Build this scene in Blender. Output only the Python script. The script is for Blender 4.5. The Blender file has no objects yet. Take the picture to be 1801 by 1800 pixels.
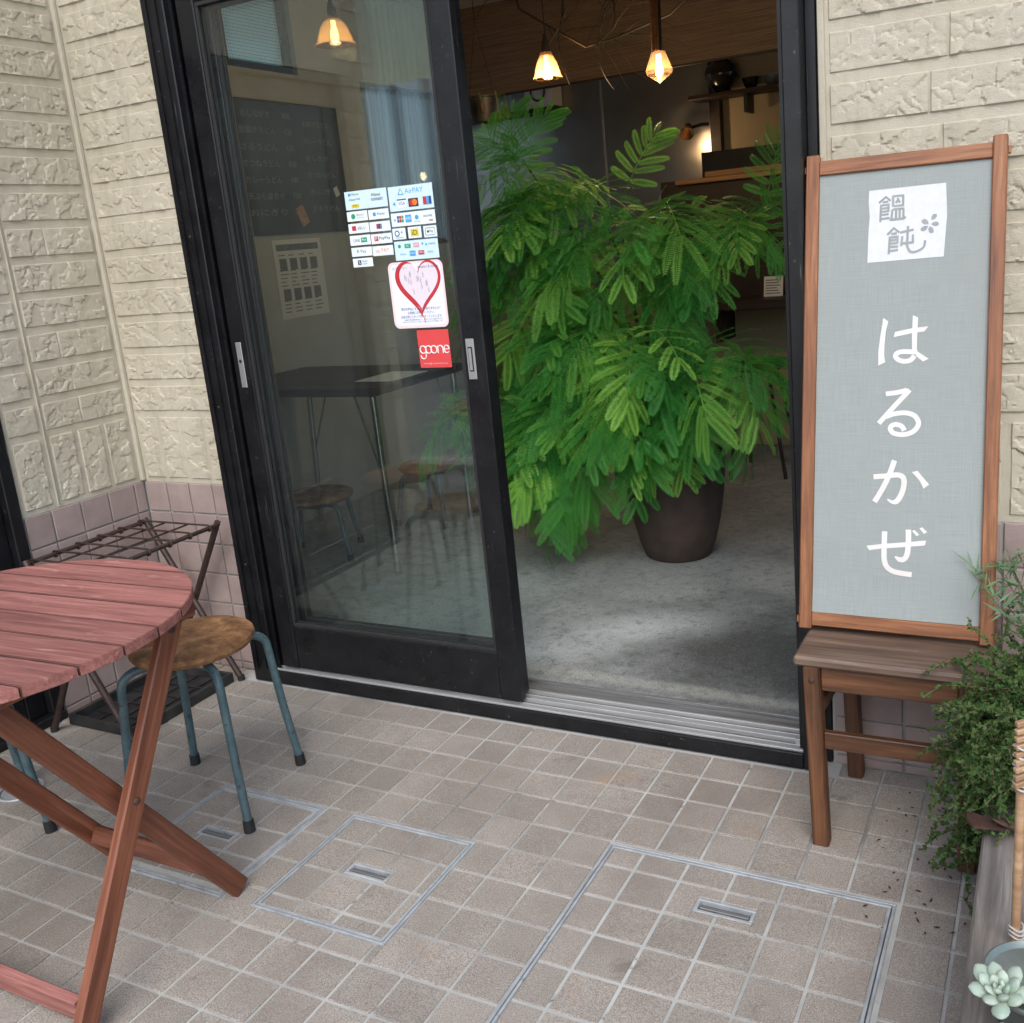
import bpy, bmesh, math, random, json
import numpy as np
from mathutils import Vector, Matrix
PI = math.pi
S = bpy.context.scene
COL = S.collection
# ------------------------------------------------------------------ camera
cam = bpy.data.cameras.new('camera'); camo = bpy.data.objects.new('camera', cam); COL.objects.link(camo)
CR = np.array([[0.892836, 0.442147, -0.085729], [0.029207, -0.246787, -0.96863], [-0.449434, 0.862324, -0.233254]])
CC = np.array([1.4439, -2.1533, 1.3898])
M = Matrix(((CR[0][0], -CR[1][0], -CR[2][0], CC[0]), (CR[0][1], -CR[1][1], -CR[2][1], CC[1]), (CR[0][2], -CR[1][2], -CR[2][2], CC[2]), (0, 0, 0, 1)))
camo.matrix_world = M
cam.sensor_fit = 'HORIZONTAL'; cam.sensor_width = 36.0
cam.lens = 36.0 * 1727.58 / 1801
cam.shift_x = (900.5 - 985.94) / 1801
cam.shift_y = (829.02 - 900.0) / 1801
cam.clip_start = 0.02; cam.clip_end = 500
S.camera = camo
# ------------------------------------------------------------------ world, sun, exposure
W = bpy.data.worlds.new('World'); S.world = W; W.use_nodes = True
wn = W.node_tree; wn.nodes.clear()
sky = wn.nodes.new('ShaderNodeTexSky'); sky.sky_type = 'NISHITA'; sky.sun_disc = False
SUN_EL, SUN_ROT = math.radians(47), math.radians(158)
sky.sun_elevation = SUN_EL; sky.sun_rotation = SUN_ROT
sky.air_density = 1.0; sky.dust_density = 1.6; sky.ozone_density = 0.6
bg = wn.nodes.new('ShaderNodeBackground'); bg.inputs[1].default_value = 0.15
wo = wn.nodes.new('ShaderNodeOutputWorld')
wn.links.new(sky.outputs[0], bg.inputs[0]); wn.links.new(bg.outputs[0], wo.inputs[0])
sun = bpy.data.lights.new('sun', 'SUN'); sun.energy = 1.1; sun.angle = math.radians(45); sun.color = (1.0, 0.985, 0.96)
suno = bpy.data.objects.new('sun', sun); COL.objects.link(suno)
sdir = Vector((math.sin(SUN_ROT) * math.cos(SUN_EL), math.cos(SUN_ROT) * math.cos(SUN_EL), math.sin(SUN_EL)))
suno.rotation_euler = sdir.to_track_quat('Z', 'Y').to_euler(); suno.location = (3, -6, 12)
S.view_settings.view_transform = 'Standard'; S.view_settings.look = 'None'
S.view_settings.exposure = 0.90; S.view_settings.gamma = 1.0
try: S.view_settings.use_curve_mapping = False
except Exception: pass
S.render.engine = 'CYCLES'
cy = S.cycles; cy.use_denoising = True; cy.max_bounces = 7; cy.diffuse_bounces = 4; cy.glossy_bounces = 4; cy.transmission_bounces = 4; cy.use_adaptive_sampling = True; cy.adaptive_threshold = 0.02; cy.transparent_max_bounces = 16
cy.sample_clamp_indirect = 6.0; cy.caustics_refractive = False; cy.caustics_reflective = False
# ------------------------------------------------------------------ materials
def lin(r, g, b):
    f = lambda c: c / 12.92 if c <= 0.04045 else ((c + 0.055) / 1.055) ** 2.4
    return (f(r / 255), f(g / 255), f(b / 255), 1.0)
class NT:
    def __init__(s, name):
        s.m = bpy.data.materials.new(name); s.m.use_nodes = True; s.t = s.m.node_tree
        s.b = s.t.nodes['Principled BSDF']; s.o = s.t.nodes['Material Output']
    def n(s, k, **kw):
        x = s.t.nodes.new('ShaderNode' + k)
        for a, v in kw.items():
            if a[0] == 'i' and a[1:].isdigit(): x.inputs[int(a[1:])].default_value = v
            else: setattr(x, a, v)
        return x
    def l(s, a, b): s.t.links.new(a, b); return s
    def coords(s, scale=(1, 1, 1), kind='Object', rnd=True):
        tc = s.n('TexCoord'); out = tc.outputs[kind]
        if rnd:
            oi = s.n('ObjectInfo'); mul = s.n('VectorMath', operation='SCALE'); mul.inputs[0].default_value = (17.3, 9.1, 5.7)
            s.l(oi.outputs['Random'], mul.inputs['Scale'])
            ad = s.n('VectorMath', operation='ADD'); s.l(out, ad.inputs[0]); s.l(mul.outputs[0], ad.inputs[1]); out = ad.outputs[0]
        mp = s.n('Mapping'); mp.inputs['Scale'].default_value = scale; s.l(out, mp.inputs[0]); return mp.outputs[0]
    def noise(s, vec, scale=5, detail=5, rough=.55, dist=0):
        x = s.n('TexNoise'); x.inputs['Scale'].default_value = scale; x.inputs['Detail'].default_value = detail
        x.inputs['Roughness'].default_value = rough; x.inputs['Distortion'].default_value = dist; s.l(vec, x.inputs['Vector']); return x.outputs[0]
    def ramp(s, fac, stops):
        r = s.n('ValToRGB'); e = r.color_ramp.elements
        while len(e) < len(stops): e.new(.5)
        for k, (p, c) in enumerate(stops): e[k].position = p; e[k].color = c
        s.l(fac, r.inputs[0]); return r.outputs[0]
    def mix(s, a, b, fac, mode='MIX'):
        x = s.n('MixRGB', blend_type=mode)
        for v, i in ((fac, 0), (a, 1), (b, 2)):
            if isinstance(v, (int, float)): x.inputs[i].default_value = v
            elif isinstance(v, tuple): x.inputs[i].default_value = v
            else: s.l(v, x.inputs[i])
        return x.outputs[0]
    def bump(s, h, strength=.3, dist=.002):
        x = s.n('Bump'); x.inputs['Strength'].default_value = strength; x.inputs['Distance'].default_value = dist
        s.l(h, x.inputs['Height']); s.l(x.outputs[0], s.b.inputs['Normal']); return x
    def set(s, col=None, rough=None, metal=None, spec=None):
        for v, k in ((col, 'Base Color'), (rough, 'Roughness'), (metal, 'Metallic'), (spec, 'Specular IOR Level')):
            if v is None: continue
            if isinstance(v, (int, float, tuple)): s.b.inputs[k].default_value = v
            else: s.l(v, s.b.inputs[k])
        return s
def G(v): return (v, v, v, 1)
def jitter(t, col, amt=.18):
    """lightness shift from piece to piece"""
    oi = t.n('ObjectInfo'); mr = t.n('MapRange'); mr.inputs[3].default_value = 1 - amt; mr.inputs[4].default_value = 1 + amt
    t.l(oi.outputs['Random'], mr.inputs[0]); cb = t.n('CombineColor')
    for i in range(3): t.l(mr.outputs[0], cb.inputs[i])
    return t.mix(col, cb.outputs[0], 1.0, 'MULTIPLY')
def surf(name, c1, c2, scale=8, rough=.7, bs=.2, bd=.001, bscale=80, jit=.0, metal=0, stretch=(1, 1, 1), p=(.3, .7), spec=.5, spots=None):
    t = NT(name); v = t.coords(stretch); f = t.noise(v, scale, 6)
    c = t.ramp(f, [(p[0], c1), (p[1], c2)])
    if spots:
        f2 = t.noise(v, spots[1], 4, .6); c = t.mix(c, spots[0], t.ramp(f2, [(spots[2], G(0)), (spots[3], G(spots[4]))]))
    if jit: c = jitter(t, c, jit)
    t.set(c, rough, metal, spec)
    if bs: t.bump(t.noise(v, bscale, 4), bs, bd)
    return t.m
def wood(name, c1, c2, c3, rough=.55, gs=1.0, wear=None, bd=.0006, jit=.12):
    t = NT(name); v = t.coords((2.2 * gs, 38 * gs, 38 * gs)); f = t.noise(v, 1.6, 7, .62, .6)
    c = t.ramp(f, [(.28, c1), (.5, c2), (.72, c3)])
    v2 = t.coords((1, 4, 4)); g = t.noise(v2, 3.2, 4); c = t.mix(c, G(.35), t.ramp(g, [(.4, G(0)), (.85, G(.5))]), 'MULTIPLY')
    v4 = t.coords((7 * gs, 190 * gs, 190 * gs)); c = t.mix(c, c1, t.ramp(t.noise(v4, 1.0, 3, .6), [(.52, G(0)), (.66, G(.45))]))
    if wear:
        v3 = t.coords((6, 40, 40)); h = t.noise(v3, 1.5, 8, .7, .4); c = t.mix(c, wear[0], t.ramp(h, [(wear[1], G(0)), (wear[1] + .12, G(wear[2]))]))
    if jit: c = jitter(t, c, jit)
    rr = t.ramp(f, [(.2, G(rough - .1)), (.8, G(rough + .15))])
    t.set(c, rr); t.bump(f, .35, bd); return t.m
MAT = {}
def tile_mat():
    t = NT('paving tile'); v = t.coords((1, 1, 1)); tc = t.n('TexCoord')
    big = t.noise(v, 9, 4); fine = t.noise(v, 420, 3, .65)
    c = t.ramp(big, [(.3, lin(165, 158, 147)), (.7, lin(185, 178, 167))])
    c = t.mix(c, lin(122, 110, 100), t.ramp(fine, [(.40, G(.85)), (.58, G(0))]))
    c = t.mix(c, lin(196, 182, 172), t.ramp(t.noise(v, 330, 2), [(.56, G(0)), (.68, G(.7))]))
    geo = t.n('NewGeometry'); g1 = t.noise(geo.outputs['Position'], 2.1, 6, .6)
    c = t.mix(c, lin(136, 124, 115), t.ramp(g1, [(.47, G(0)), (.72, G(.6))]))
    g2 = t.noise(geo.outputs['Position'], 5.5, 7, .7, .5)
    c = t.mix(c, lin(62, 54, 46), t.ramp(g2, [(.62, G(0)), (.74, G(.55))]))
    g3 = t.noise(geo.outputs['Position'], 3.3, 3, .5); c = t.mix(c, lin(176, 138, 98), t.ramp(g3, [(.66, G(0)), (.78, G(.45))]))
    g4 = t.noise(geo.outputs['Position'], 38, 5, .75, .3); c = t.mix(c, lin(58, 50, 42), t.ramp(g4, [(.66, G(0)), (.73, G(.75))]))
    c = jitter(t, c, .09)
    t.set(c, .62, 0, .4); t.bump(fine, .75, .0022); return t.m
MAT['tile'] = tile_mat()
def grout_mat():
    t = NT('cement grout'); geo = t.n('NewGeometry'); p = geo.outputs['Position']
    c = t.ramp(t.noise(p, 5, 6), [(.3, lin(168, 168, 163)), (.7, lin(194, 194, 189))])
    c = t.mix(c, lin(96, 93, 90), t.ramp(t.noise(p, 1.5, 6, .65, .4), [(.50, G(0)), (.70, G(.75))])); c = t.mix(c, lin(70, 66, 60), t.ramp(t.noise(p, 17, 6, .75), [(.58, G(0)), (.7, G(.8))]))
    t.set(c, .9, 0, .25); t.bump(t.noise(p, 260, 4, .7), .5, .001); return t.m
MAT['grout'] = grout_mat()
MAT['wtile'] = surf('wall tile', lin(146, 129, 124), lin(166, 148, 142), 10, .5, .7, .0016, 190, .07)
MAT['wgrout'] = surf('wall grout', lin(158, 156, 152), lin(140, 138, 134), 9, .9, .3, .001, 200, spots=(lin(70, 70, 68), 5, .6, .7, .7))
def siding_mat():
    t = NT('cream siding'); geo = t.n('NewGeometry'); p = geo.outputs['Position']
    c = t.ramp(t.noise(p, 3, 5), [(.3, lin(190, 182, 161)), (.7, lin(202, 194, 175))])
    c = t.mix(c, lin(172, 162, 138), t.ramp(t.noise(p, 26, 6, .65), [(.5, G(0)), (.75, G(.35))]))
    sp = t.n('Mapping'); sp.inputs['Scale'].default_value = (16, 16, .8); t.l(p, sp.inputs[0])
    c = t.mix(c, lin(150, 146, 128), t.ramp(t.noise(sp.outputs[0], 1.2, 5, .6), [(.54, G(0)), (.78, G(.5))]))
    t.set(c, .6, 0, .3); t.bump(t.noise(p, 260, 5, .8), 1.0, .003); return t.m
MAT['siding'] = siding_mat()
MAT['black'] = surf('black aluminium', G(.012), G(.02), 30, .34, .1, .0004, 60, spots=(G(.09), 60, .66, .72, .6))
def frame_mat():
    t = NT('black aluminium frame'); v = t.coords((1, 1, 1), rnd=False)
    c = t.ramp(t.noise(v, 14, 6), [(.35, (.006, .006, .007, 1)), (.7, (.012, .012, .014, 1))])
    c = t.mix(c, (.17, .165, .155, 1), t.ramp(t.noise(v, 75, 7, .72), [(.63, G(0)), (.70, G(.55))]))
    vs = t.coords((90, 90, 3.0), rnd=False); c = t.mix(c, (.2, .2, .19, 1), t.ramp(t.noise(vs, 1.0, 6, .7), [(.66, G(0)), (.72, G(.45))]))
    t.set(c, t.ramp(t.noise(v, 9, 5), [(.3, G(.24)), (.7, G(.42))]), 0, .38); t.bump(t.noise(v, 130, 3), .12, .0005); return t.m
MAT['black'] = frame_mat()
MAT['rubber'] = surf('black rubber', G(.012), G(.02), 30, .7, .1, .0003, 60)
MAT['alu'] = surf('aluminium rail', lin(206, 206, 204), lin(176, 176, 174), 12, .42, .12, .0003, 120, metal=.4, stretch=(.4, 8, 8), spots=(lin(120, 116, 110), 9, .55, .75, .6))
MAT['mhframe'] = surf('aluminium cover frame', lin(196, 200, 202), lin(160, 164, 166), 16, .55, .3, .0006, 160, metal=.3, spots=(lin(104, 102, 98), 28, .6, .75, .6))
MAT['silver'] = surf('satin aluminium', lin(196, 196, 194), lin(184, 184, 182), 20, .35, .05, .0002, 80, metal=.7)
MAT['redwood'] = wood('faded red painted wood', lin(118, 72, 65), lin(156, 99, 90), lin(180, 124, 113), .8, 1.3, (lin(206, 164, 148), .59, .65), .0012, .1)
MAT['legwood'] = wood('red brown stained wood', lin(88, 48, 32), lin(120, 69, 47), lin(150, 95, 70), .5, .9, (lin(176, 128, 104), .66, .55), .0006, .1)
MAT['signwood'] = wood('oiled mahogany', lin(100, 60, 36), lin(144, 92, 58), lin(174, 122, 82), .45, 1.2, None, .0004, .06)
MAT['chairwood'] = wood('old brown varnished wood', lin(50, 31, 20), lin(88, 56, 34), lin(122, 80, 50), .5, .8, (lin(190, 160, 124), .7, .5), .0008, .08)
MAT['seatwood'] = wood('worn grey brown seat', lin(72, 54, 44), lin(104, 84, 70), lin(134, 112, 94), .55, .7, (lin(168, 148, 130), .62, .6), .001, .05)
MAT['greywood'] = wood('weathered grey timber', lin(92, 86, 80), lin(128, 120, 112), lin(162, 154, 144), .85, .8, (lin(74, 68, 62), .6, .6), .002, .05)
MAT['bluepaint'] = surf('worn blue grey enamel', lin(66, 88, 94), lin(92, 114, 118), 30, .38, .15, .0004, 90, .04, .15, spots=(lin(64, 52, 42), 42, .62, .7, .85))
def seat_mat():
    t = NT('worn brown vinyl seat'); v = t.coords((1, 1, 1)); a = t.noise(v, 14, 7, .7, .3)
    c = t.ramp(a, [(.32, lin(84, 56, 36)), (.5, lin(138, 97, 61)), (.66, lin(186, 140, 96))])
    c = t.mix(c, lin(70, 46, 28), t.ramp(t.noise(v, 120, 4, .7), [(.55, G(0)), (.7, G(.6))])); t.set(c, .75); t.bump(t.noise(v, 160, 4), .4, .0015); return t.m
MAT['seat'] = seat_mat()
MAT['rack'] = surf('dark brown steel tube', lin(58, 46, 42), lin(76, 60, 54), 40, .45, .15, .0003, 90, metal=.3, spots=(lin(110, 76, 54), 50, .66, .74, .5))
MAT['tray'] = surf('black plastic tray', G(.016), G(.03), 20, .5, .15, .0005, 60, spots=(lin(88, 84, 78), 9, .52, .78, .5))
def cloth_mat():
    t = NT('grey sign cloth'); v = t.coords((1, 1, 1), rnd=False); tc = t.n('TexCoord')
    w1 = t.n('TexWave', wave_type='BANDS', bands_direction='X'); w1.inputs['Scale'].default_value = 210; w1.inputs['Distortion'].default_value = 1.2; w1.inputs['Detail'].default_value = 2; t.l(v, w1.inputs[0])
    w2 = t.n('TexWave', wave_type='BANDS', bands_direction='Y'); w2.inputs['Scale'].default_value = 210; w2.inputs['Distortion'].default_value = 1.2; w2.inputs['Detail'].default_value = 2; t.l(v, w2.inputs[0])
    m = t.mix(w1.outputs[0], w2.outputs[0], .5)
    vx = t.coords((14, 520, 14), rnd=False); vy = t.coords((520, 14, 14), rnd=False)
    sl = t.mix(t.noise(vx, 1, 4), t.noise(vy, 1, 4), .5)
    c = t.ramp(sl, [(.3, lin(140, 146, 143)), (.7, lin(160, 166, 163))])
    c = t.mix(c, lin(150, 152, 146), t.ramp(t.noise(v, 4, 4), [(.4, G(0)), (.75, G(.5))]))
    c = t.mix(c, G(.72), t.ramp(m, [(0, G(.16)), (1, G(0))]), 'MULTIPLY')
    t.set(c, .88, 0, .2); t.bump(m, .25, .0004); return t.m
MAT['cloth'] = cloth_mat()
MAT['whitecloth'] = surf('white cloth print', lin(206, 207, 210), lin(214, 215, 218), 60, .85, .2, .0003, 260)
MAT['whiteprint'] = surf('cream white print', lin(214, 208, 202), lin(222, 219, 215), 12, .8, .1, .0002, 300)
MAT['greyprint'] = surf('grey cloth print', lin(140, 146, 144), lin(156, 161, 158), 40, .88, .2, .0003, 260)
def conc_mat():
    t = NT('worn trowelled concrete'); geo = t.n('NewGeometry'); p = geo.outputs['Position']
    grain = t.noise(p, 210, 4, .75); mid = t.noise(p, 26, 7, .72, .3)
    c = t.ramp(t.noise(p, 2.3, 7, .62, .5), [(.28, lin(128, 131, 130)), (.5, lin(152, 155, 153)), (.72, lin(172, 174, 170))])
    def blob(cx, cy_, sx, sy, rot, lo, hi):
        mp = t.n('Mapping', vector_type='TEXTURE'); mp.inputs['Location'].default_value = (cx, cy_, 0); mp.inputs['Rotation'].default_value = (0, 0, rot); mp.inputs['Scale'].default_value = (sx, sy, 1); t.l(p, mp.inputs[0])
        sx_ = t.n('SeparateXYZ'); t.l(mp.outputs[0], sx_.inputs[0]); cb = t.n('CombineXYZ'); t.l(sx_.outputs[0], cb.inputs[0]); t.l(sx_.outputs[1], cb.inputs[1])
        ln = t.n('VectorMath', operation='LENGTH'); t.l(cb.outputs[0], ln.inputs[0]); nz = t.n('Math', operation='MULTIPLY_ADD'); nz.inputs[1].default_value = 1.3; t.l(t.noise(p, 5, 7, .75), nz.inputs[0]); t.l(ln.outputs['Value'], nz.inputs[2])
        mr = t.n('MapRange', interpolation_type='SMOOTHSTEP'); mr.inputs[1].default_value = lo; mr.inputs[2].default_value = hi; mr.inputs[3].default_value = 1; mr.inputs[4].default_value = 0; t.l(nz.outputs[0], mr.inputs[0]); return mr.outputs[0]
    mfac = lambda m, k: t.mix(G(0), m, k)
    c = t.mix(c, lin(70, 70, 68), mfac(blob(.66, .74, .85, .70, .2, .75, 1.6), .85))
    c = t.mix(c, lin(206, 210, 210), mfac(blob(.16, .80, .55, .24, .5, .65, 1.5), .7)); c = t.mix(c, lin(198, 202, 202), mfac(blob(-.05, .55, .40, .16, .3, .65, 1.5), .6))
    mp = t.n('Mapping'); mp.inputs['Scale'].default_value = (.6, 9, 1); t.l(p, mp.inputs[0])
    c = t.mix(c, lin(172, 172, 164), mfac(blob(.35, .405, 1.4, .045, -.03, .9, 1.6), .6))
    c = t.mix(c, lin(58, 58, 55), t.ramp(mid, [(.5, G(0)), (.72, G(.6))])); c = t.mix(c, lin(52, 52, 50), t.ramp(grain, [(.32, G(.7)), (.48, G(0))])); c = t.mix(c, lin(206, 206, 200), t.ramp(grain, [(.58, G(0)), (.72, G(.55))]))
    t.set(c, t.ramp(t.noise(p, 3, 5), [(.35, G(.5)), (.7, G(.75))]), 0, .35); t.bump(t.mix(grain, mid, .5), .5, .003); return t.m
MAT['concrete'] = conc_mat()
def glass_mat(name='window glass', tint=(.925, .96, .955, 1), dirt=.014):
    t = NT(name); tr = t.n('BsdfTransparent'); tr.inputs[0].default_value = tint
    gl = t.n('BsdfGlossy'); gl.inputs['Roughness'].default_value = .006; gl.inputs[0].default_value = (.96, .98, .97, 1)
    fr = t.n('Fresnel'); g0 = t.n('NewGeometry'); mr = t.n('MapRange'); mr.inputs[3].default_value = 1.52; mr.inputs[4].default_value = 1 / 1.52; t.l(g0.outputs['Backfacing'], mr.inputs[0]); t.l(mr.outputs[0], fr.inputs[0])
    mx = t.n('MixShader'); t.l(fr.outputs[0], mx.inputs[0]); t.l(tr.outputs[0], mx.inputs[1]); t.l(gl.outputs[0], mx.inputs[2])
    df = t.n('BsdfDiffuse'); df.inputs[0].default_value = G(.55); m2 = t.n('MixShader')
    v = t.coords((3, 3, .5), rnd=False); f = t.ramp(t.noise(v, 2.0, 6, .6), [(.4, G(dirt * .3)), (.8, G(dirt))])
    t.l(f, m2.inputs[0]); t.l(mx.outputs[0], m2.inputs[1]); t.l(df.outputs[0], m2.inputs[2]); t.l(m2.outputs[0], t.o.inputs[0]); return t.m
MAT['glass'] = glass_mat()
def leaf_mat(name, c1, c2, c3, trans=.3, rough=.42):
    t = NT(name); oi = t.n('ObjectInfo'); v = t.coords((1, 1, 1))
    c = t.ramp(oi.outputs['Random'], [(0, c1), (.5, c2), (1, c3)])
    c = t.mix(c, c1, t.ramp(t.noise(v, 7, 4), [(.4, G(0)), (.8, G(.55))]))
    t.set(c, rough, 0, .28); tl = t.n('BsdfTranslucent'); c2_ = t.mix(c, (.75, 1.0, .25, 1), .35, 'MULTIPLY')
    t.l(c, tl.inputs[0]); mx = t.n('MixShader'); mx.inputs[0].default_value = trans
    t.l(t.b.outputs[0], mx.inputs[1]); t.l(tl.outputs[0], mx.inputs[2]); t.l(mx.outputs[0], t.o.inputs[0]); return t.m
MAT['frond'] = leaf_mat('everfresh leaf', lin(58, 132, 58), lin(100, 180, 80), lin(172, 222, 98), .42)
MAT['bark'] = surf('grey brown bark', lin(62, 50, 40), lin(92, 76, 60), 30, .85, .4, .002, 60)
MAT['thyme'] = leaf_mat('small trailing leaf', lin(66, 94, 48), lin(92, 122, 64), lin(134, 148, 86), .25, .55)
MAT['thymestem'] = surf('thin brown stem', lin(84, 66, 46), lin(120, 98, 70), 30, .8, 0)
MAT['lav'] = leaf_mat('grey green lavender leaf', lin(92, 124, 88), lin(112, 144, 104), lin(132, 162, 122), .25, .6)
MAT['succ'] = surf('pale succulent leaf', lin(140, 160, 142), lin(178, 190, 172), 40, .68, .25, .0006, 90, .14, spots=(lin(176, 140, 120), 30, .6, .75, .5))
MAT['soil'] = surf('dark potting soil', lin(40, 32, 26), lin(72, 58, 46), 60, .95, .8, .006, 60)
MAT['pot'] = surf('dark brown clay pot', lin(56, 45, 40), lin(76, 62, 55), 12, .75, .35, .0012, 160, spots=(lin(110, 98, 88), 240, .68, .74, .35))
MAT['rust'] = surf('rusty iron', lin(62, 44, 38), lin(94, 66, 54), 24, .7, .6, .002, 70, metal=.2, spots=(lin(40, 32, 32), 30, .5, .7, .7))
MAT['bamboo'] = wood('dry bamboo', lin(132, 100, 72), lin(166, 132, 100), lin(192, 162, 130), .5, .5, (lin(96, 66, 44), .66, .7), .0004, .1)
MAT['wire'] = surf('white coated wire', lin(196, 192, 186), lin(170, 166, 160), 60, .5, .1, .0002, 120)
MAT['galv'] = surf('galvanised steel', lin(150, 158, 156), lin(120, 130, 128), 18, .42, .15, .0005, 60, metal=.6)
MAT['sillgrey'] = surf('dull sill aluminium', lin(150, 150, 150), lin(122, 122, 120), 12, .5, .15, .0004, 120, metal=.4, stretch=(.4, 8, 8), spots=(lin(84, 80, 74), 9, .5, .75, .7))
MAT['plankedge'] = surf('grimy shaded plank edge', lin(72, 46, 42), lin(100, 64, 57), 20, .9, 0)  # long plank edges coloured dark: gap shade painted in along with grime
def sheer():
    t = NT('white sheer curtain'); tl = t.n('BsdfTranslucent'); tl.inputs[0].default_value = (.9, .9, .88, 1); tr = t.n('BsdfTransparent'); tr.inputs[0].default_value = (.94, .95, .94, 1)
    mx = t.n('MixShader'); v = t.coords((1, 60, .4), rnd=False); t.l(t.ramp(t.noise(v, 1, 3), [(.35, G(.2)), (.65, G(.6))]), mx.inputs[0]); t.l(tl.outputs[0], mx.inputs[1]); t.l(tr.outputs[0], mx.inputs[2]); t.l(mx.outputs[0], t.o.inputs[0]); return t.m
MAT['curtain'] = sheer()
MAT['galvdark'] = surf('dull dark steel', lin(84, 88, 90), lin(112, 116, 118), 40, .5, .2, .0004, 80, metal=.4)
MAT['plaster'] = surf('warm grey plaster', lin(170, 169, 163), lin(182, 181, 175), 5, .9, .3, .0012, 120)
MAT['creamwall'] = surf('cream plaster', lin(168, 152, 126), lin(178, 162, 136), 4, .9, .2, .001, 90)
MAT['darkwood'] = wood('dark stained timber', lin(28, 18, 13), lin(44, 29, 21), lin(62, 42, 30), .5, .6, None, .0005, .1)
MAT['shelfwood'] = wood('pale shelf wood', lin(150, 104, 62), lin(176, 128, 82), lin(192, 148, 102), .5, .7)
def lath_mat():
    t = NT('reed lath board'); v = t.coords((1, 1, 1))
    mp = t.coords((3, 60, 150)); f = t.noise(mp, 1.2, 7, .7, .3)
    c = t.ramp(f, [(.3, lin(92, 76, 64)), (.5, lin(132, 110, 92)), (.72, lin(164, 142, 121))])
    w = t.n('TexWave', wave_type='BANDS', bands_direction='Z'); w.inputs['Scale'].default_value = 42; w.inputs['Distortion'].default_value = 1.4; w.inputs['Detail'].default_value = 3; w.inputs['Detail Scale'].default_value = 2
    t.l(v, w.inputs[0]); c = t.mix(c, G(.35), t.ramp(w.outputs[0], [(.1, G(.75)), (.6, G(0))]), 'MULTIPLY')
    t.set(c, .36, 0, .6); t.bump(w.outputs[0], .5, .004); return t.m
MAT['lath'] = lath_mat()
def steel_mat():
    t = NT('buckled stainless sheet'); geo = t.n('NewGeometry'); p = geo.outputs['Position']
    c = t.ramp(t.noise(p, 2, 4), [(.3, lin(168, 162, 154)), (.7, lin(190, 184, 176))]); t.set(c, .3, .95)
    mp = t.n('Mapping'); mp.inputs['Scale'].default_value = (1, 1, 1.6); t.l(p, mp.inputs[0])
    t.bump(t.noise(mp.outputs[0], 1.5, 2, .5), .5, .05); return t.m
MAT['steel'] = steel_mat()
MAT['chrome'] = surf('chrome tube', G(.55), G(.62), 10, .16, 0, metal=1)
MAT['chalk'] = surf('blackboard', lin(44, 50, 50), lin(58, 66, 66), 4, .8, .1, .0004, 60, spots=(lin(104, 110, 110), 3, .5, .8, .35))
MAT['chalkmark'] = surf('chalk writing', lin(116, 122, 120), lin(140, 146, 144), 60, .9, 0)
MAT['paper'] = surf('white paper', lin(214, 212, 206), lin(222, 220, 214), 6, .8, 0)
MAT['paperink'] = surf('grey print on paper', lin(96, 96, 96), lin(120, 120, 120), 30, .8, 0)
MAT['vase'] = surf('black glazed stoneware', G(.012), lin(46, 38, 30), 12, .2, .15, .001, 40)
MAT['darkiron'] = surf('dark iron', G(.014), G(.022), 20, .5, .1, .0004, 60)
MAT['copper'] = surf('hammered copper', lin(150, 104, 66), lin(120, 80, 50), 60, .32, .6, .003, 120, metal=.9)
def amber_mat():
    t = NT('ribbed amber glass'); tr = t.n('BsdfTransparent'); tr.inputs[0].default_value = (.97, .82, .62, 1)
    gl = t.n('BsdfGlossy'); gl.inputs['Roughness'].default_value = .08; gl.inputs[0].default_value = (1, .85, .66, 1)
    tl = t.n('BsdfTranslucent'); tl.inputs[0].default_value = (.66, .48, .32, 1)
    m0 = t.n('MixShader'); m0.inputs[0].default_value = .32; t.l(tr.outputs[0], m0.inputs[1]); t.l(tl.outputs[0], m0.inputs[2])
    fr = t.n('Fresnel'); g0 = t.n('NewGeometry'); mr = t.n('MapRange'); mr.inputs[3].default_value = 1.5; mr.inputs[4].default_value = 1 / 1.5; t.l(g0.outputs['Backfacing'], mr.inputs[0]); t.l(mr.outputs[0], fr.inputs[0]); mx = t.n('MixShader'); t.l(fr.outputs[0], mx.inputs[0]); t.l(m0.outputs[0], mx.inputs[1]); t.l(gl.outputs[0], mx.inputs[2])
    t.l(mx.outputs[0], t.o.inputs[0]); return t.m
MAT['amber'] = amber_mat()
def emit(name, c, s):
    t = NT(name); t.b.inputs['Base Color'].default_value = c; t.b.inputs['Emission Color'].default_value = c; t.b.inputs['Emission Strength'].default_value = s; return t.m
MAT['bulb'] = emit('glowing filament bulb', (1, .72, .42, 1), 5)
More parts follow.
